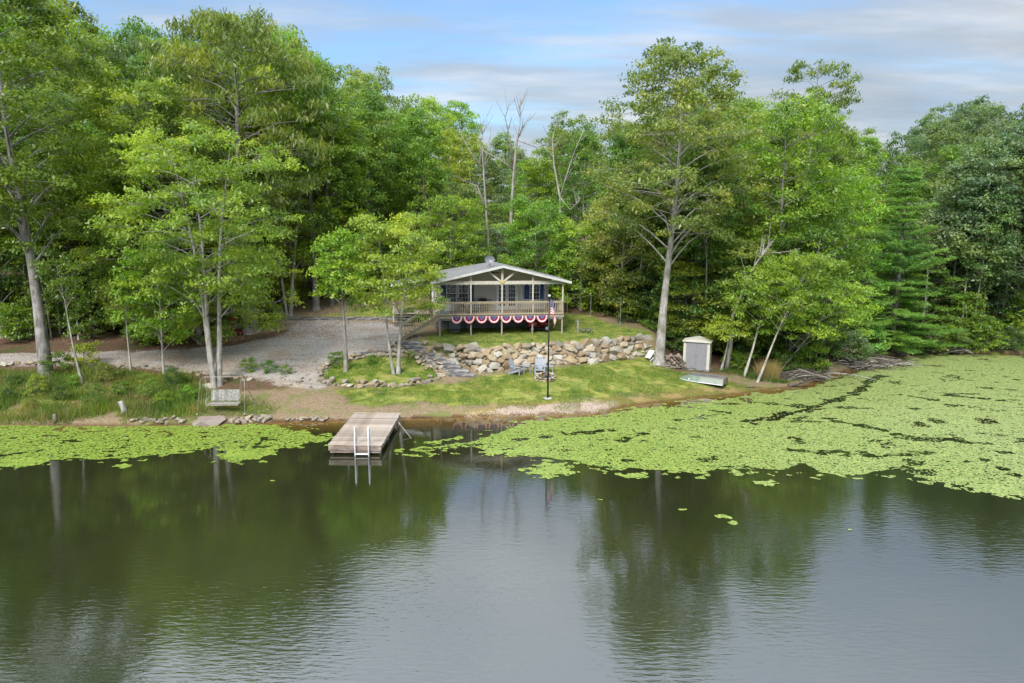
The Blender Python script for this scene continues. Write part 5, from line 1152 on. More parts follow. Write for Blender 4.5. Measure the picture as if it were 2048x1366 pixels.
def grow(seed, H, cb, Rr, kind='round', nl=26, r0=.2, per=110, leaf=.22, cr=.95, lean=(0, 0), asp=.55, droop=.25, flat=None, mat='bark', trunks=1, sub=3, bare=0, wob=.25, upb=.55):
    cr *= .74; per = int(per*.50); sub += 2
    r = random.Random(seed); b = MB(); C = []; RA = []; spread = .0 if trunks == 1 else .28
    paths = []
    for ti in range(trunks):
        a0 = 2*math.pi*ti/trunks+r.random(); lx_, ly_ = lean[0]+(math.cos(a0)*H*.10 if trunks > 1 else 0), lean[1]+(math.sin(a0)*H*.06 if trunks > 1 else 0)
        ph = r.uniform(0, 6); n = 10; pts_ = []
        for i in range(n+1):
            t = i/n; pts_.append(Vector((math.cos(a0)*spread*.5+lx_*t+wob*math.sin(t*5+ph)*t, math.sin(a0)*spread*.5+ly_*t+wob*math.cos(t*4+ph)*t, -.25+(H*.95+.25)*t)))
        rr = r0*(1 if ti == 0 else .75); rad = [rr*(1.0-.93*(i/n)**.9)*(1+.55*math.exp(-i*1.3)) for i in range(n+1)]
        # finer base flare
        pts_.insert(1, pts_[0].lerp(pts_[1], .35)); rad.insert(1, rr*1.12); rad[0] = rr*1.75
        b.tube(pts_, rad, 9, cap=False); paths.append((pts_, rr))
    for k in range(nl):
        pts_, rr = paths[k % trunks]; tt = (k+.5)/nl; h = cb+(H*.96-cb)*tt; f = h/(H*.95); i = min(int(f*11), 10); i = max(i, 1)
        # point on trunk at height h
        j = 0
        while j < len(pts_)-2 and pts_[j+1].z < h-.12*H*(1-tt): j += 1
        hs = max(pts_[j].z, h-.12*H*(1-tt)-.3); q = (hs-pts_[j].z)/max(pts_[j+1].z-pts_[j].z, .01); S = pts_[j].lerp(pts_[j+1], min(max(q, 0), 1))
        az = k*2.39996+r.uniform(-.4, .4); reach = Rr*profile(kind, tt)*r.uniform(.72, 1.12); dirx, diry = math.cos(az), math.sin(az)
        E = Vector((S.x+dirx*reach, S.y+diry*reach, h+.10*reach*r.uniform(-.6, 1.6))); Mx = S.lerp(E, .5)+Vector((r.uniform(-.1, .1), r.uniform(-.1, .1), .12))*reach*.8
        lr = rr*(1-f*.85)*.33+.012; b.tube([S, S.lerp(Mx, .55)+Vector((0, 0, .02*reach)), Mx, Mx.lerp(E, .6), E], [lr, lr*.8, lr*.6, lr*.4, lr*.18], 5, cap=False)
        if r.random() < bare: continue
        E = E+Vector((0, 0, r.uniform(-.5, .5)*cr)); C.append(E); RA.append(cr*r.uniform(.65, 1.3)); C.append(Mx.lerp(E, .4)+Vector((0, 0, cr*.2))); RA.append(cr*r.uniform(.7, 1.1))
        for s in range(sub):
            fr2 = r.uniform(.35, .95); o = Mx.lerp(E, max(0, fr2*2-1)) if fr2 > .5 else S.lerp(Mx, fr2*2); sd = (-1) ** s
            e2 = o+Vector((-diry*sd, dirx*sd, 0))*reach*r.uniform(.22, .52)+Vector((dirx, diry, 0))*reach*.12+Vector((0, 0, r.uniform(-.8, .9)*cr)); b.tube([o, o.lerp(e2, .5)+Vector((0, 0, .06)), e2], [lr*.4, lr*.26, lr*.1], 4, cap=False)
            C.append(e2); RA.append(cr*r.uniform(.6, 1.1))
    for pts_, rr in paths: C.append(pts_[-1]); RA.append(cr*.8); C.append(pts_[-2]); RA.append(cr*.9)
    C = np.array([tuple(c) for c in C]); RA = np.array(RA)
    V_, F_, v_ = leaves(C, RA, per, leaf, seed, asp, droop, upb, flat)
    return b.mesh('trunk', M[mat], True), npmesh('crown', V_, F_, M['leaf'], {'v': v_})
def grow_pine(seed, H, Rr, per=46, cb=.6):
    r = random.Random(seed); b = MB(); b.tube([(0, 0, -.2), (.05, 0, H*.4), (0, .05, H*.75), (0, 0, H)], [.2, .15, .08, .015], 8); C = []; RA = []; z = cb; lv = 0
    while z < H-.4:
        t = z/H; reach = Rr*(1-t)**.85*r.uniform(.8, 1.15)+.25; n = 6
        for k in range(n):
            if r.random() < .10: continue
            az = lv*.7+2*math.pi*k/n+r.uniform(-.3, .3); rc = reach*r.choice([r.uniform(.5, .9), r.uniform(.8, 1.35)]); E = Vector((math.cos(az)*rc, math.sin(az)*rc, z+rc*((.28 if t > .4 else -.02)+r.uniform(-.14, .14)))); Mx = Vector((0, 0, z)).lerp(E, .5)+Vector((0, 0, -.05*rc)); b.tube([(0, 0, z), Mx, E], [.035, .025, .01], 4, cap=False)
            m = max(2, int(rc/.42))
            for i in range(m):
                f = .25+.75*(i+.5)/m; q = Mx.lerp(E, f*2-1) if f > .5 else Vector((0, 0, z)).lerp(Mx, f*2); wd = .25+.30*(1-abs(f-.6))
                for s in (-1, 0, 1): C.append(q+Vector((-math.sin(az)*s*wd*.8, math.cos(az)*s*wd*.8, .04*r.uniform(-1, 1)))); RA.append(.26)
        z += .46+.12*r.random(); lv += 1
    C = np.array([tuple(c) for c in C]); V_, F_, v_ = leaves(C, np.array(RA), per*.32, .26, seed, .16, .0, .35, .42, True)
    return b.mesh('trunk', M['bark'], True), npmesh('crown', V_, F_, M['leaf'], {'v': v_*.75})
COLS0 = {'lime': (.21, .31, .030), 'maple': (.16, .265, .028), 'green': (.12, .20, .030), 'dark': (.075, .13, .026), 'oak': (.15, .205, .030), 'olive': (.19, .225, .040), 'blue': (.125, .185, .075), 'pine': (.17, .29, .06), 'yellow': (.24, .33, .035), 'rust': (.22, .18, .05)}
COLS = {k_: (v_[0]*1.30, v_[1]*1.26*(.9 if k_ == 'lime' else 1), v_[2]*1.6) for k_, v_ in COLS0.items()}
def jitc(c, r, a=.16):
    k = 1+r.uniform(-a, a); return (c[0]*k*(1+r.uniform(-.12, .14)), c[1]*k, c[2]*k*(1+r.uniform(-.25, .25)), 1)
cr_ = random.Random(99)
def plant(meshes, p, scl, rz, color, label, cat='tree', group=None, name='deciduous_tree', bark=(1, 1, 1), tilt=0):
    t = empty(name, p, rz, label, cat, group); t.scale = scl if isinstance(scl, tuple) else (scl,)*3
    if tilt: t.rotation_euler = (0, tilt, rz)
    if meshes[0]: o = link('trunk', meshes[0], t); o.color = (*bark, 1)
    o = link('crown', meshes[1], t); o.color = jitc(COLS[color], cr_); return t
def htop(px, py, Y, z0): return XZ(px, py, Y)[1]-z0
def P2(px, Y): x = XZ(px, 700, Y)[0]; return Vector((x, Y, G(x, Y)))
# ---- named trees, each grown on its own
def special(px, py, ytop, label, color, cbf, Rr, seed, name='deciduous_tree', base=None, **kw):
    p = base or PG(px, py); H = htop(px, ytop, p.y, p.z); d = dict(nl=24, r0=.2, per=110, leaf=.2, cr=.9); d.update(kw); bk = d.pop('bark', (1, 1, 1))
    ms = grow(seed, H, H*cbf, Rr, **d); return plant(ms, p, 1, 0, color, label, name=name, bark=bk)
special(92, 752, -90, 'tall oak with a thick grey trunk on the left bank in front of the drive', 'oak', .40, 4.7, 101, 'oak_tree', kind='round', nl=46, r0=.36, per=200, leaf=.21, cr=1.05, sub=4, wob=.5, lean=(-.4, 0), bark=(1.15, 1.15, 1.2), bare=.05)
special(166, 768, 510, 'thin leaning sapling just right of the thick oak trunk', 'green', .72, 1.5, 102, 'sapling', r0=.085, nl=9, per=70, cr=.6, lean=(-1.15, .2), mat='pale_bark', sub=2, leaf=.16, wob=.12)
special(262, 742, 560, 'slender straight sapling standing on the lower edge of the drive', 'oak', .62, 1.6, 103, 'sapling', r0=.075, nl=10, per=80, cr=.62, mat='pale_bark', sub=2, leaf=.16, wob=.08)
special(328, 748, 480, 'small round-crowned maple sapling on the drive edge left of the garden swing', 'maple', .30, 2.7, 104, 'sapling', r0=.08, nl=20, per=120, cr=.75, mat='pale_bark', sub=3, leaf=.17, wob=.15, flat=.5)
special(432, 772, 265, 'bright maple with three grey trunks directly behind the garden swing', 'lime', .39, 4.7, 105, 'maple_tree', kind='column', trunks=3, r0=.19, nl=48, per=135, leaf=.19, cr=.95, sub=4, mat='pale_bark', lean=(.1, 0), flat=.48)
special(404, 686, 158, 'broad bright maple with a yellowing top, left of the gravel at the drive', 'lime', .05, 6.3, 106, 'maple_tree', lean=(-2.6, -2.5), kind='low', r0=.22, nl=60, per=190, leaf=.21, cr=1.15, sub=4, flat=.48)
special(505, 664, 0, 'huge hickory with a flared leaning trunk beside the red chair', 'oak', .38, 7.0, 107, 'hickory_tree', kind='round', r0=.50, nl=44, per=130, leaf=.30, cr=1.35, sub=4, asp=.38, droop=.7, upb=.3, lean=(-1.2, 1), wob=.5, bark=(.95, .95, .95))
special(577, 632, 190, 'double slim pale trunk tree at the corner of the timber edging', 'maple', .30, 3.2, 108, trunks=2, r0=.15, nl=26, per=110, cr=1.0, mat='pale_bark')
special(633, 620, 95, 'straight grey-trunked tree on the bare dirt behind the gravel', 'green', .34, 4.4, 109, r0=.27, nl=34, per=130, cr=1.2, leaf=.24, sub=4, wob=.3)
special(655, 612, 205, 'full bright tree with a rounded top left of the cabin roof', 'lime', .16, 3.9, 110, 'maple_tree', base=P2(668, 62), kind='column', r0=.2, nl=38, per=130, cr=1.1, leaf=.22, sub=4, flat=.5)
special(692, 742, 455, 'single straight trunk in the left part of the stone ring bed', 'maple', .55, 1.9, 111, 'maple_tree', kind='round', r0=.145, nl=16, per=100, cr=.78, leaf=.18, wob=.1, bark=(1.1, 1.1, 1.1), flat=.45)
special(792, 748, 425, 'bright leafy double-trunk maple in the stone ring bed before the porch stairs', 'lime', .42, 2.7, 112, 'maple_tree', kind='low', trunks=2, r0=.135, nl=26, per=150, cr=.85, leaf=.17, sub=4, mat='pale_bark', lean=(-.2, .2), flat=.45)
special(1318, 727, 88, 'tall tree with a long bare pale trunk beside the storage shed', 'olive', .44, 5.2, 113, 'tall_maple', kind='low', r0=.33, nl=44, per=150, cr=1.1, leaf=.21, sub=4, mat='pale_bark', lean=(.9, .4), wob=.35, flat=.55, bark=(.95, .93, .95))
special(1441, 740, 640, 'small umbrella-shaped yellow-green maple right of the shed', 'yellow', .72, 1.7, 114, 'maple_sapling', kind='low', r0=.11, nl=13, per=120, cr=.58, leaf=.15, sub=3, mat='pale_bark', lean=(.75, .2), flat=.4, wob=.1)
special(1487, 752, 520, 'leaning white-barked tree above the reeds, nearer the shed', 'maple', .55, 2.3, 115, 'birch_tree', r0=.10, nl=20, per=110, cr=.75, leaf=.17, mat='pale_bark', lean=(1.9, .4), wob=.2, bark=(1.3, 1.3, 1.3))
special(1513, 764, 500, 'leaning pale tree with layered bright foliage directly behind the dry reeds', 'lime', .52, 3.0, 116, 'birch_tree', r0=.09, nl=24, per=120, cr=.8, leaf=.17, mat='pale_bark', lean=(2.9, -.2), wob=.2, flat=.42, bark=(1.2, 1.15, 1.1))
special(1552, 744, 560, 'low maple reaching out over the brush pile in the water', 'lime', .40, 3.6, 117, 'maple_tree', r0=.09, nl=26, per=120, cr=.8, leaf=.17, lean=(4.2, -1.0), wob=.2, flat=.38, kind='low')
special(1600, 715, 400, 'rounded green tree leaning over the bank between the reeds and the pine', 'green', .18, 3.8, 118, r0=.18, nl=36, per=130, cr=1.0, leaf=.2, lean=(1.0, -.5))
special(1560, 700, 195, 'dense dome-topped green tree behind the shed clearing', 'maple', .14, 5.3, 119, base=P2(1545, 57), kind='column', r0=.25, nl=50, per=135, cr=1.3, leaf=.23, sub=4)
special(1655, 700, 330, 'bright green tree left of the pine above the heaped dead limbs', 'maple', .12, 4.2, 120, base=P2(1650, 58), kind='low', r0=.2, nl=36, per=130, cr=1.1, leaf=.21)
special(1600, 690, 98, 'very tall sparse-topped tree rising behind the dome-topped one', 'oak', .45, 4.6, 121, 'hickory_tree', base=P2(1590, 68), kind='top', r0=.25, nl=40, per=75, cr=.85, leaf=.26, asp=.4, droop=.5, bare=.08)
special(1340, 690, 68, 'dark open-crowned treetop showing above the tall tree by the shed', 'dark', .5, 5.6, 122, 'hickory_tree', base=P2(1325, 64), kind='top', r0=.25, nl=34, per=55, cr=.72, leaf=.26, bare=.1)
special(1841, 684, 430, 'slim white trunk standing at the water edge right of the pine', 'blue', .66, 1.8, 123, 'birch_tree', r0=.11, nl=14, per=80, cr=.75, leaf=.2, mat='pale_bark', lean=(-.1, 0), wob=.2, bark=(1.3, 1.3, 1.3))
special(1897, 676, 325, 'grey-green tree with a slim pale trunk at the centre of the far right bank', 'blue', .34, 4.6, 124, r0=.13, nl=34, per=120, cr=1.1, leaf=.24, mat='pale_bark', wob=.4)
special(2037, 674, 262, 'large grey-green tree with a pale trunk at the right edge of the photo', 'blue', .24, 6.0, 125, r0=.24, nl=48, per=120, cr=1.25, leaf=.25, mat='pale_bark', sub=4)
special(1960, 650, 330, 'lighter leafy tree in the gap between the two grey-green trees on the far bank', 'maple', .30, 3.6, 126, base=P2(1965, 66), r0=.13, nl=30, per=110, cr=1.0, leaf=.22)
special(1235, 640, 375, 'green tree with rust-tinged leaves at the wood edge right of the cabin', 'olive', .10, 3.6, 127, base=P2(1240, 57.5), kind='column', r0=.16, nl=36, per=120, cr=.95, leaf=.2)
special(1370, 690, 440, 'dark leafy tree filling the wood edge behind the shed', 'green', .06, 3.6, 128, base=P2(1385, 54), kind='column', r0=.16, nl=36, per=120, cr=.95, leaf=.2)
special(1075, 610, 400, 'light green full tree close behind the cabin roof, right of the satellite dish', 'maple', .08, 3.4, 130, base=P2(1072, 62.5), kind='column', r0=.14, nl=34, per=120, cr=.95, leaf=.2)
special(1165, 610, 440, 'light green tree at the wood edge directly right of the cabin eave', 'lime', .06, 3.0, 131, base=P2(1160, 60.5), kind='column', r0=.14, nl=32, per=120, cr=.9, leaf=.2)
special(905, 600, 395, 'fresh green tree behind the left slope of the cabin roof', 'maple', .08, 3.6, 132, base=P2(905, 65), kind='column', r0=.14, nl=34, per=120, cr=1.0, leaf=.2)
pm1 = grow_pine(7, 14.5, 4.3, 95); pp_ = P2(1782, 57.5); H = htop(1782, 325, pp_.y, pp_.z); plant(pm1, pp_, (H/14.5*1.02,)*2+(H/14.5,), .3, 'pine', 'feathery white pine with drooping boughs at the far end of the pond', name='white_pine')
pp_ = P2(1735, 56.5); plant(pm1, pp_, (.55, .55, .42), 2.1, 'pine', 'small low pine leaning over the water left of the feathery one', name='white_pine')

# ---- dead trees
def snag(label, base, pts_, r0, seed, forks=(), group=None, mat='dead_wood'):
    """pts_: pixel path from the base up; forks: (index, [pixels])"""
    r = random.Random(seed); b = MB(); Y = base.y
    def w3(px, py, k=0): x, z = XZ(px, py, Y+k); return Vector((x, Y+k, z))-base
    main = [Vector((0, 0, -.3))]+[w3(px, py, r.uniform(-.3, .3)) for px, py in pts_]; n = len(main)
    rd = [r0*(1-.88*i/(n-1)) for i in range(n)]; b.tube(main, rd, 8)
    def twigs(path, rr, m):
        for k in range(m):
            i = r.randrange(1, len(path)); q = path[i-1].lerp(path[i], r.random()); d = (path[i]-path[i-1]).normalized()+Vector((r.uniform(-1, 1), r.uniform(-1, 1), r.uniform(0, .5))); d.normalize(); l_ = r.uniform(.6, 1.8)
            b.tube([q, q+d*l_*.5+Vector((0, 0, .08)), q+d*l_+Vector((0, 0, .25))], [rr*.22, rr*.14, .012], 4, cap=False)
    twigs(main[len(main)//2:], r0, 10)
    for i, pl in forks:
        s = main[i+1]; path = [s]+[w3(px, py, r.uniform(-.8, .8)) for px, py in pl]; b.tube(path, [rd[i+1]*.62*(1-.85*k/(len(path)-1))+.012 for k in range(len(path))], 6); twigs(path, r0*.7, 8)
    o = b.build('dead_tree', M[mat], None, True); o.location = base; tag(o, label, 'dead tree', group)
snag('bare dead tree rising straight behind the satellite dish', P2(982, 67), [(978, 500), (972, 420), (967, 340), (964, 290), (966, 245)], .15, 1, [(2, [(945, 310), (918, 262)]), (2, [(975, 300), (990, 285)]), (1, [(955, 372), (940, 366)])])
snag('tallest forked dead tree right of the dish, topping the skyline', P2(1020, 72), [(1022, 430), (1028, 340), (1034, 280), (1040, 245), (1041, 205)], .20, 2, [(1, [(1018, 270), (1010, 235), (1018, 210)]), (2, [(1050, 245), (1066, 232)]), (1, [(1000, 320), (965, 300)]), (2, [(1075, 295), (1105, 285)])])
snag('dead tree with a V-shaped fork right of the cabin roof', P2(1120, 66), [(1120, 450), (1120, 395), (1108, 330), (1105, 280), (1111, 250)], .15, 3, [(1, [(1135, 345), (1150, 300), (1167, 262)]), (1, [(1140, 420), (1160, 400)])])
snag('leaning broken dead trunk jutting from the foliage right of the shed', PG(1452, 738), [(1461, 690), (1466, 630), (1485, 585), (1510, 530), (1543, 482)], .19, 4, [(2, [(1530, 505), (1562, 506)])], mat='dead_wood')
snag('thin leaning dead stem over the brush pile', at(1622, 745), [(1630, 715), (1642, 690), (1655, 668)], .06, 5, mat='dead_wood')
snag('curved pale stem leaning out beside the reeds', PG(1548, 742), [(1552, 722), (1570, 708), (1580, 702)], .06, 6, mat='dead_wood')
snag('dark crooked dead tree among the trees left of the cabin', P2(862, 68), [(862, 430), (852, 400), (848, 370), (846, 350)], .16, 7, mat='dark_twigs')

# ---- the woods
PR_ = [grow(200, 22, 4.5, 4.3, 'column', 40, .22, 105, .27, 1.3, sub=3), grow(201, 22, 7.5, 4.6, 'round', 38, .24, 105, .27, 1.35, sub=3), grow(202, 22, 3.0, 3.8, 'low', 40, .2, 105, .27, 1.2, sub=3, flat=.48),
       grow(203, 24, 11, 4.6, 'top', 32, .24, 85, .30, 1.05, sub=3, asp=.42, droop=.5, bare=.06), grow(204, 12, 1.2, 3.0, 'column', 32, .12, 90, .22, .95, sub=3, flat=.5), grow(205, 18, 4.0, 3.4, 'round', 36, .16, 100, .25, 1.05, sub=3)]
PH = [22, 22, 22, 24, 12, 18]
SHR = [grow(220, 2.6, .15, 1.5, 'round', 12, .03, 75, .17, .62, sub=2), grow(221, 3.4, .3, 1.8, 'low', 13, .035, 75, .17, .66, sub=2, flat=.45), grow(222, 1.6, .05, 1.2, 'round', 9, .02, 70, .14, .5, sub=2)]
SKY = np.array([(-400, -60), (0, -60), (190, -30), (225, 45), (260, 40), (300, 0), (400, -10), (500, 5), (600, 25), (660, 80), (690, 155), (735, 95), (770, 165), (830, 170), (900, 195), (940, 250), (970, 300), (1040, 300), (1100, 268), (1170, 245), (1215, 262), (1300, 180), (1450, 150), (1530, 190), (1600, 160), (1670, 200), (1700, 270), (1750, 262), (1800, 215), (1870, 190), (1990, 205), (2040, 255), (2500, 260)])
EX = np.array([(-70, 51.5), (-24, 51.5), (-21.5, 54), (-19.5, 60), (-17, 67), (-10, 68), (-3, 67), (5, 64), (8.5, 59), (11, 54.5), (14, 52.5), (18, 51), (22, 53), (26, 60), (70, 61)])
def zone(px): return 'left' if px < 500 else 'centre' if px < 860 else 'cabin' if px < 1130 else 'right' if px < 1720 else 'far'
ZN = {'left': 'the long drive', 'centre': 'the gravel lot', 'cabin': 'the cabin roof', 'right': 'the storage shed', 'far': 'the far right bank'}
KN = {'dark': 'dark green', 'green': 'mid green', 'maple': 'fresh green', 'oak': 'olive green', 'lime': 'bright green', 'blue': 'grey green', 'olive': 'yellowish green', 'rust': 'rust tinged', 'yellow': 'yellow green'}
fr2 = random.Random(42); rows = [(1.5, 4.2), (5.5, 4.4), (10, 4.8), (15.5, 5.2), (22, 5.6), (30, 6.5), (42, 8), (58, 10)]
for k, (dy, sp) in enumerate(rows):
    x = -.82*(60+dy)
    while x < .80*(62+dy):
        x += sp*fr2.uniform(.75, 1.25); e = float(np.interp(x, EX[:, 0], EX[:, 1])); Y = e+dy+fr2.uniform(-1.6, 1.6)
        depth = Y*math.cos(PITCH)+8*math.sin(PITCH); px = 1024+F*x/depth
        if px < -130 or px > 2180: continue
        g0 = G(x, Y); yt = float(np.interp(px, SKY[:, 0], SKY[:, 1]))+[250, 150, 75, 25, 8, 0, 0, 0][k]+fr2.uniform(-5, 60)
        if zone(px) in ('right', 'far') and k == 0: yt += 60
        if zone(px) == 'cabin' and k < 3: yt += 60-15*k
        if 900 < px < 1230 and k >= 3: yt -= 42
        h = min(max(XZ(px, yt, Y)[1]-g0, 6.5), 30)
        if h < 11: i = 4
        elif h < 17: i = fr2.choice([4, 5, 5, 2])
        else: i = fr2.choice([0, 1, 2, 5, 1, 3] if k > 2 else [0, 1, 2, 5])
        z_ = zone(px); c = fr2.choice({'left': ['green', 'dark', 'oak', 'maple', 'green'], 'centre': ['green', 'maple', 'oak', 'lime', 'green'], 'cabin': ['green', 'maple', 'lime', 'maple', 'blue'], 'right': ['maple', 'green', 'olive', 'green', 'oak'], 'far': ['blue', 'dark', 'blue', 'green', 'blue']}[z_])
        s = h/PH[i]; wsc = s**.5*fr2.uniform(.9, 1.15)*(1 if i != 4 else 1.05)
        rowword = 'at the front edge of the woods' if k == 0 else 'in the second row of the woods' if k == 1 else 'deep in the woods' if k < 4 else 'at the back of the woods'
        gp = KN[c]+' trees '+rowword+' behind '+ZN[z_]
        plant(PR_[i], Vector((x, Y, g0-.1)), (wsc, wsc, s), fr2.uniform(0, 6.28), c, KN[c]+' '+('small' if h < 11 else 'tall')+' tree '+rowword+' behind '+ZN[z_], group=gp, name='woodland_tree', bark=(fr2.uniform(.7, 1.3),)*3)
SLIM = [grow(240, 17, 9, 2.6, 'round', 20, .10, 110, .24, 1.0, mat='pale_bark', wob=.35), grow(241, 17, 8, 2.4, 'low', 20, .08, 110, .24, 1.0, mat='pale_bark', wob=.5, lean=(.8, 0))]
for k in range(46):
    z_ = ['left', 'left', 'far', 'left', 'far', 'right', 'centre'][k % 7]; px = {'left': fr2.uniform(-30, 480), 'far': fr2.uniform(1850, 2090), 'right': fr2.uniform(1180, 1560), 'centre': fr2.uniform(620, 900)}[z_]
    Y0 = 60
    for _ in range(4): Y0 = float(np.interp(XZ(px, 700, Y0)[0], EX[:, 0], EX[:, 1]))
    p = P2(px, Y0+fr2.uniform(-.8, 3.2)); s = fr2.uniform(.75, 1.15); p.z -= .1
    plant(SLIM[k % 2], p, (s, s, s), fr2.uniform(0, 6.28), fr2.choice(['green', 'oak', 'maple'] if z_ != 'far' else ['blue', 'green']), 'slim pale-trunked tree at the edge of the woods behind '+ZN[z_], group='slim pale-trunked trees behind '+ZN[z_], name='slim_tree', bark=(fr2.uniform(.8, 1.35),)*3)
# undergrowth along the wood edge
for k in range(150):
    x = fr2.uniform(-44, 46); e = float(np.interp(x, EX[:, 0], EX[:, 1])); Y = e+fr2.choice([-.6, 0, .8, 2.0, 3.5, 6])+fr2.uniform(-.5, .6)
    if -19 < x < -5 and Y < 66: continue
    px = 1024+F*x/(Y+.8)
    if px < -60 or px > 2110: continue
    i = fr2.choice([0, 1, 1]); s = fr2.uniform(.7, 1.35); z_ = zone(px); c = fr2.choice(['green', 'dark', 'maple', 'green', 'oak'])
    plant(SHR[i], Vector((x, Y, G(x, Y)-.05)), s, fr2.uniform(0, 6.28), c, KN[c]+' shrub in the undergrowth at the wood edge behind '+ZN[z_], 'shrub', KN[c]+' shrubs at the wood edge behind '+ZN[z_], 'shrub')
# shrubs and leafy plants along the banks
for (px, py, i, s, c, lab) in [(118, 748, 2, .8, 'green', 'low dark shrub at the foot of the thick oak'), (170, 735, 0, .62, 'lime', 'tall leafy weed beside the thin leaning sapling'), (500, 742, 2, .5, 'maple', 'low green clump on the gravel right of the swing trunks'), (540, 745, 2, .45, 'green', 'low weed clump on the gravel slope'), (572, 748, 2, .35, 'maple', 'single small weed clump in front of the gravel'),
        (678, 732, 2, .55, 'green', 'dark green clump at the left end of the stone ring bed'), (822, 716, 2, .3, 'yellow', 'small yellow-green bush at the top of the stone ring by the steps'), (745, 727, 2, .35, 'maple', 'small clump below the stacked timbers in the ring bed'), (1478, 742, 0, .5, 'green', 'green bush at the foot of the leaning trees'), (1460, 735, 0, .5, 'maple', 'small bush behind the upturned boat'), (1570, 745, 0, .6, 'dark', 'dark bush at the bank behind the reeds'),
        (1975, 690, 0, .75, 'maple', 'bright small conifer-like bush on the far right bank'), (2040, 690, 1, .6, 'yellow', 'yellowish bush at the right edge of the photo by the water'), (1868, 690, 0, .55, 'green', 'green bush on the far bank between the slim trunks'), (1830, 690, 0, .6, 'green', 'dark bush at the foot of the slim white trunk'), (1930, 670, 0, .8, 'dark', 'shrub on the slope of the far right bank above the driftwood'), (815, 645, 0, .45, 'green', 'green shrub beside the dark side steps of the cabin'), (1350, 705, 0, .7, 'dark', 'dark shrub behind the firewood heap'),
        (1310, 660, 0, .8, 'green', 'shrub at the wood edge left of the tall pale trunk'), (1425, 705, 0, 1.0, 'green', 'shrub directly behind the shed'), (1520, 720, 0, 1.0, 'green', 'shrub between the leaning white trunks'), (1660, 716, 0, .8, 'pine', 'low green boughs above the brush pile'), (1740, 712, 0, .9, 'pine', 'green boughs touching the water below the pine'), (1800, 703, 0, .8, 'pine', 'lowest green boughs at the right of the pine'), (1590, 720, 1, .9, 'dark', 'dark shrub in the shade behind the fallen log')]:
    p = PG(px, py); p.z -= .05; plant(SHR[i], p, s, px*.1, c, lab, 'shrub', None, 'shrub')
for k, px in enumerate([1826, 1848, 1872, 1893, 1915, 1944, 1968, 1992, 2012, 2030, 2046, 1690, 1715, 1640, 1622]):
    py = 706-(k % 3)*4 if px > 1800 else 728-(k % 3)*3 if px > 1680 else 745; p = PG(px, py); p.z = max(p.z, .05)-.1
    plant(SHR[(k+1) % 3], p, .5+.16*(k % 4), k*1.3, ['green', 'dark', 'maple', 'blue'][k % 4], 'low leafy bush overhanging the shaded right shoreline of the pond', 'bush', 'bushes overhanging the right shoreline', 'shore_bush')
for k, (px, py) in enumerate([(30, 770), (75, 790), (120, 800), (150, 772), (215, 765), (240, 790), (290, 770), (350, 775), (375, 800), (60, 820), (190, 815), (330, 812), (20, 800), (300, 800)]):
    p = PG(px, py); plant(SHR[k % 3], p, .26+.1*(k % 3), k*1.7, ['green', 'lime', 'dark', 'maple', 'olive'][k % 5], 'low leafy weed clump growing in the long grass of the left bank', 'weed', 'weed clumps on the left bank', 'weed_clump')
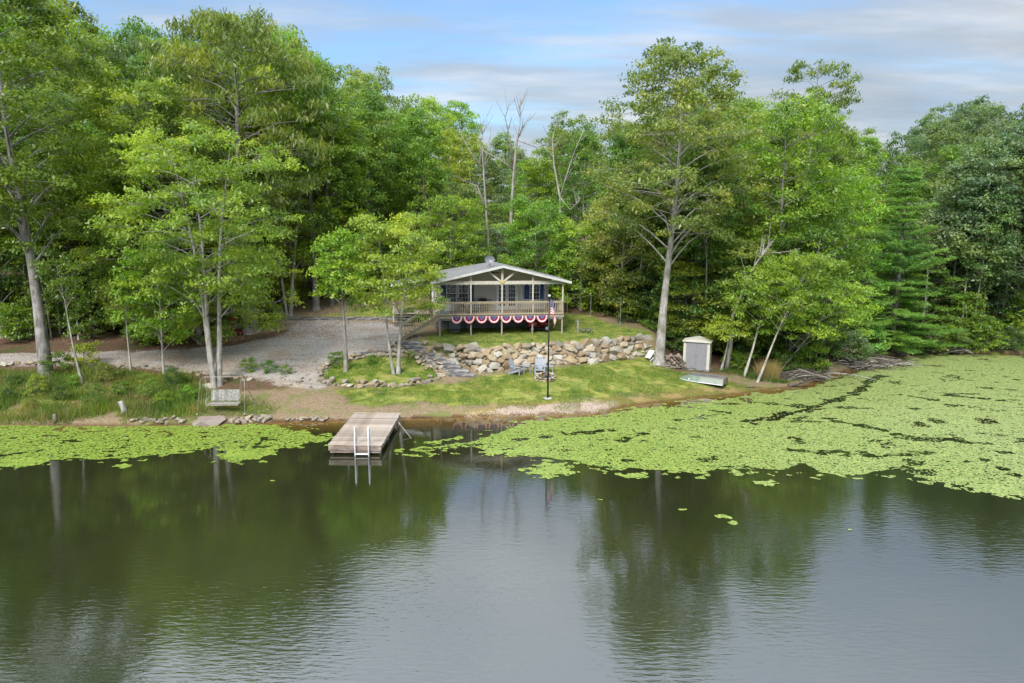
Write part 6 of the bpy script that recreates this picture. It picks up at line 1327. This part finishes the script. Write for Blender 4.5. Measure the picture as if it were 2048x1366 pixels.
# ---- grass, weeds, reeds
def blades(name, n, poly, h0, h1, wd, label, seed, color, cat, cluster=0, thr=None, lean=.35):
    r = np.random.default_rng(seed); P = np.array([tuple(p)[:2] for p in poly]); x = r.uniform(P[:, 0].min(), P[:, 0].max(), n*4); y = r.uniform(P[:, 1].min(), P[:, 1].max(), n*4)
    k = polysd([tuple(p)[:2] for p in poly], x, y) < .25*r.normal(size=n*4); k &= (y-Ys(x) > .02)
    if thr is not None: k &= fbm(x*.9+seed, y*1.1, 3) > thr*r.uniform(.85, 1.1, n*4)
    x, y = x[k][:n], y[k][:n]; n = len(x); z = hgt(x, y); big = sstep(.35, .7, fbm(x*.7+seed, y*.9, 3)) if cluster else np.ones(n); h = (h0+(h1-h0)*r.random(n)**1.5)*(.35+.9*big) if cluster else h0+(h1-h0)*r.random(n)
    a = r.random(n)*6.28; lx_, ly_ = r.normal(0, lean, (2, n)); w_ = wd*(.6+.8*r.random(n))
    V_ = np.zeros((n, 3, 3)); V_[:, 0] = np.c_[x-w_*np.cos(a), y-w_*np.sin(a), z-.02]; V_[:, 1] = np.c_[x+w_*np.cos(a), y+w_*np.sin(a), z-.02]; V_[:, 2] = np.c_[x+lx_*h, y+ly_*h, z+h]
    cl = np.clip(.55*fbm(x*.8+3, y*1.2+seed, 3)+.5*r.random(n)-.03, 0, 1); o = link(name, npmesh(name, V_.reshape(-1, 3), np.arange(n*3).reshape(n, 3), M['grassblade'], {'v': np.repeat(cl, 3)})); o.color = (*color, 1); return tag(o, label, cat, kind='stuff')
BANK = [PG(*p) for p in [(-60, 738), (90, 745), (240, 742), (330, 748), (400, 765), (415, 790), (400, 835), (250, 842), (240, 820), (140, 846), (-60, 848)]]
blades('bank_weeds', 24000, BANK, .10, .75, .015, 'tall green weeds on the left bank', 21, (.15, .22, .04), 'weeds', 1, .42, .3)
blades('low_bank_cover', 16000, BANK, .05, .28, .022, 'low yellow-green ground cover on the left bank', 31, (.20, .25, .045), 'ground cover', 1, .45, .5)
blades('dry_bank_grass', 15000, BANK, .15, .65, .011, 'dry tan grass mixed in the left bank weeds', 22, (.30, .24, .10), 'dry grass', 1, .52, .3)
blades('swing_grass', 14000, [PG(*p) for p in [(395, 775), (520, 798), (560, 818), (540, 832), (400, 834), (300, 838), (330, 790)]], .03, .16, .010, 'short grass under the garden swing', 23, (.13, .21, .03), 'grass')
blades('lawn_grass', 80000, LAWN, .025, .075, .012, 'mown lawn grass between the boulder wall and the water', 24, (.14, .20, .028), 'grass', 0, .42)
blades('terrace_grass', 22000, TERR, .03, .09, .012, 'green grass on the terrace in front of and beside the cabin', 25, (.09, .19, .022), 'grass')
blades('ring_grass', 9000, ringp, .03, .14, .012, 'green ground cover inside the stone ring', 26, (.09, .19, .022), 'ground cover', 0, .47)
blades('reeds', 1500, [(p.x, p.y) for p in [PG(1520, 762), PG(1550, 762), PG(1552, 750), PG(1524, 748)]], .5, 1.45, .012, 'tuft of dry tan reeds at the tip of the lawn', 27, (.33, .26, .15), 'reeds', 0, None, .30)
blades('shore_grass', 9000, [PG(*p) for p in [(1420, 742), (1470, 748), (1520, 762), (1570, 768), (1600, 752), (1580, 735), (1480, 732)]], .1, .5, .012, 'rough green grass under the leaning trees', 28, (.07, .13, .025), 'grass', 1)
blades('far_bank_weeds', 12000, [PG(*p) for p in [(1800, 703), (1900, 698), (2060, 702), (2060, 668), (1900, 662), (1810, 680)]], .1, .5, .02, 'weeds and ground cover on the far right bank', 29, (.08, .14, .025), 'weeds', 1, .48)
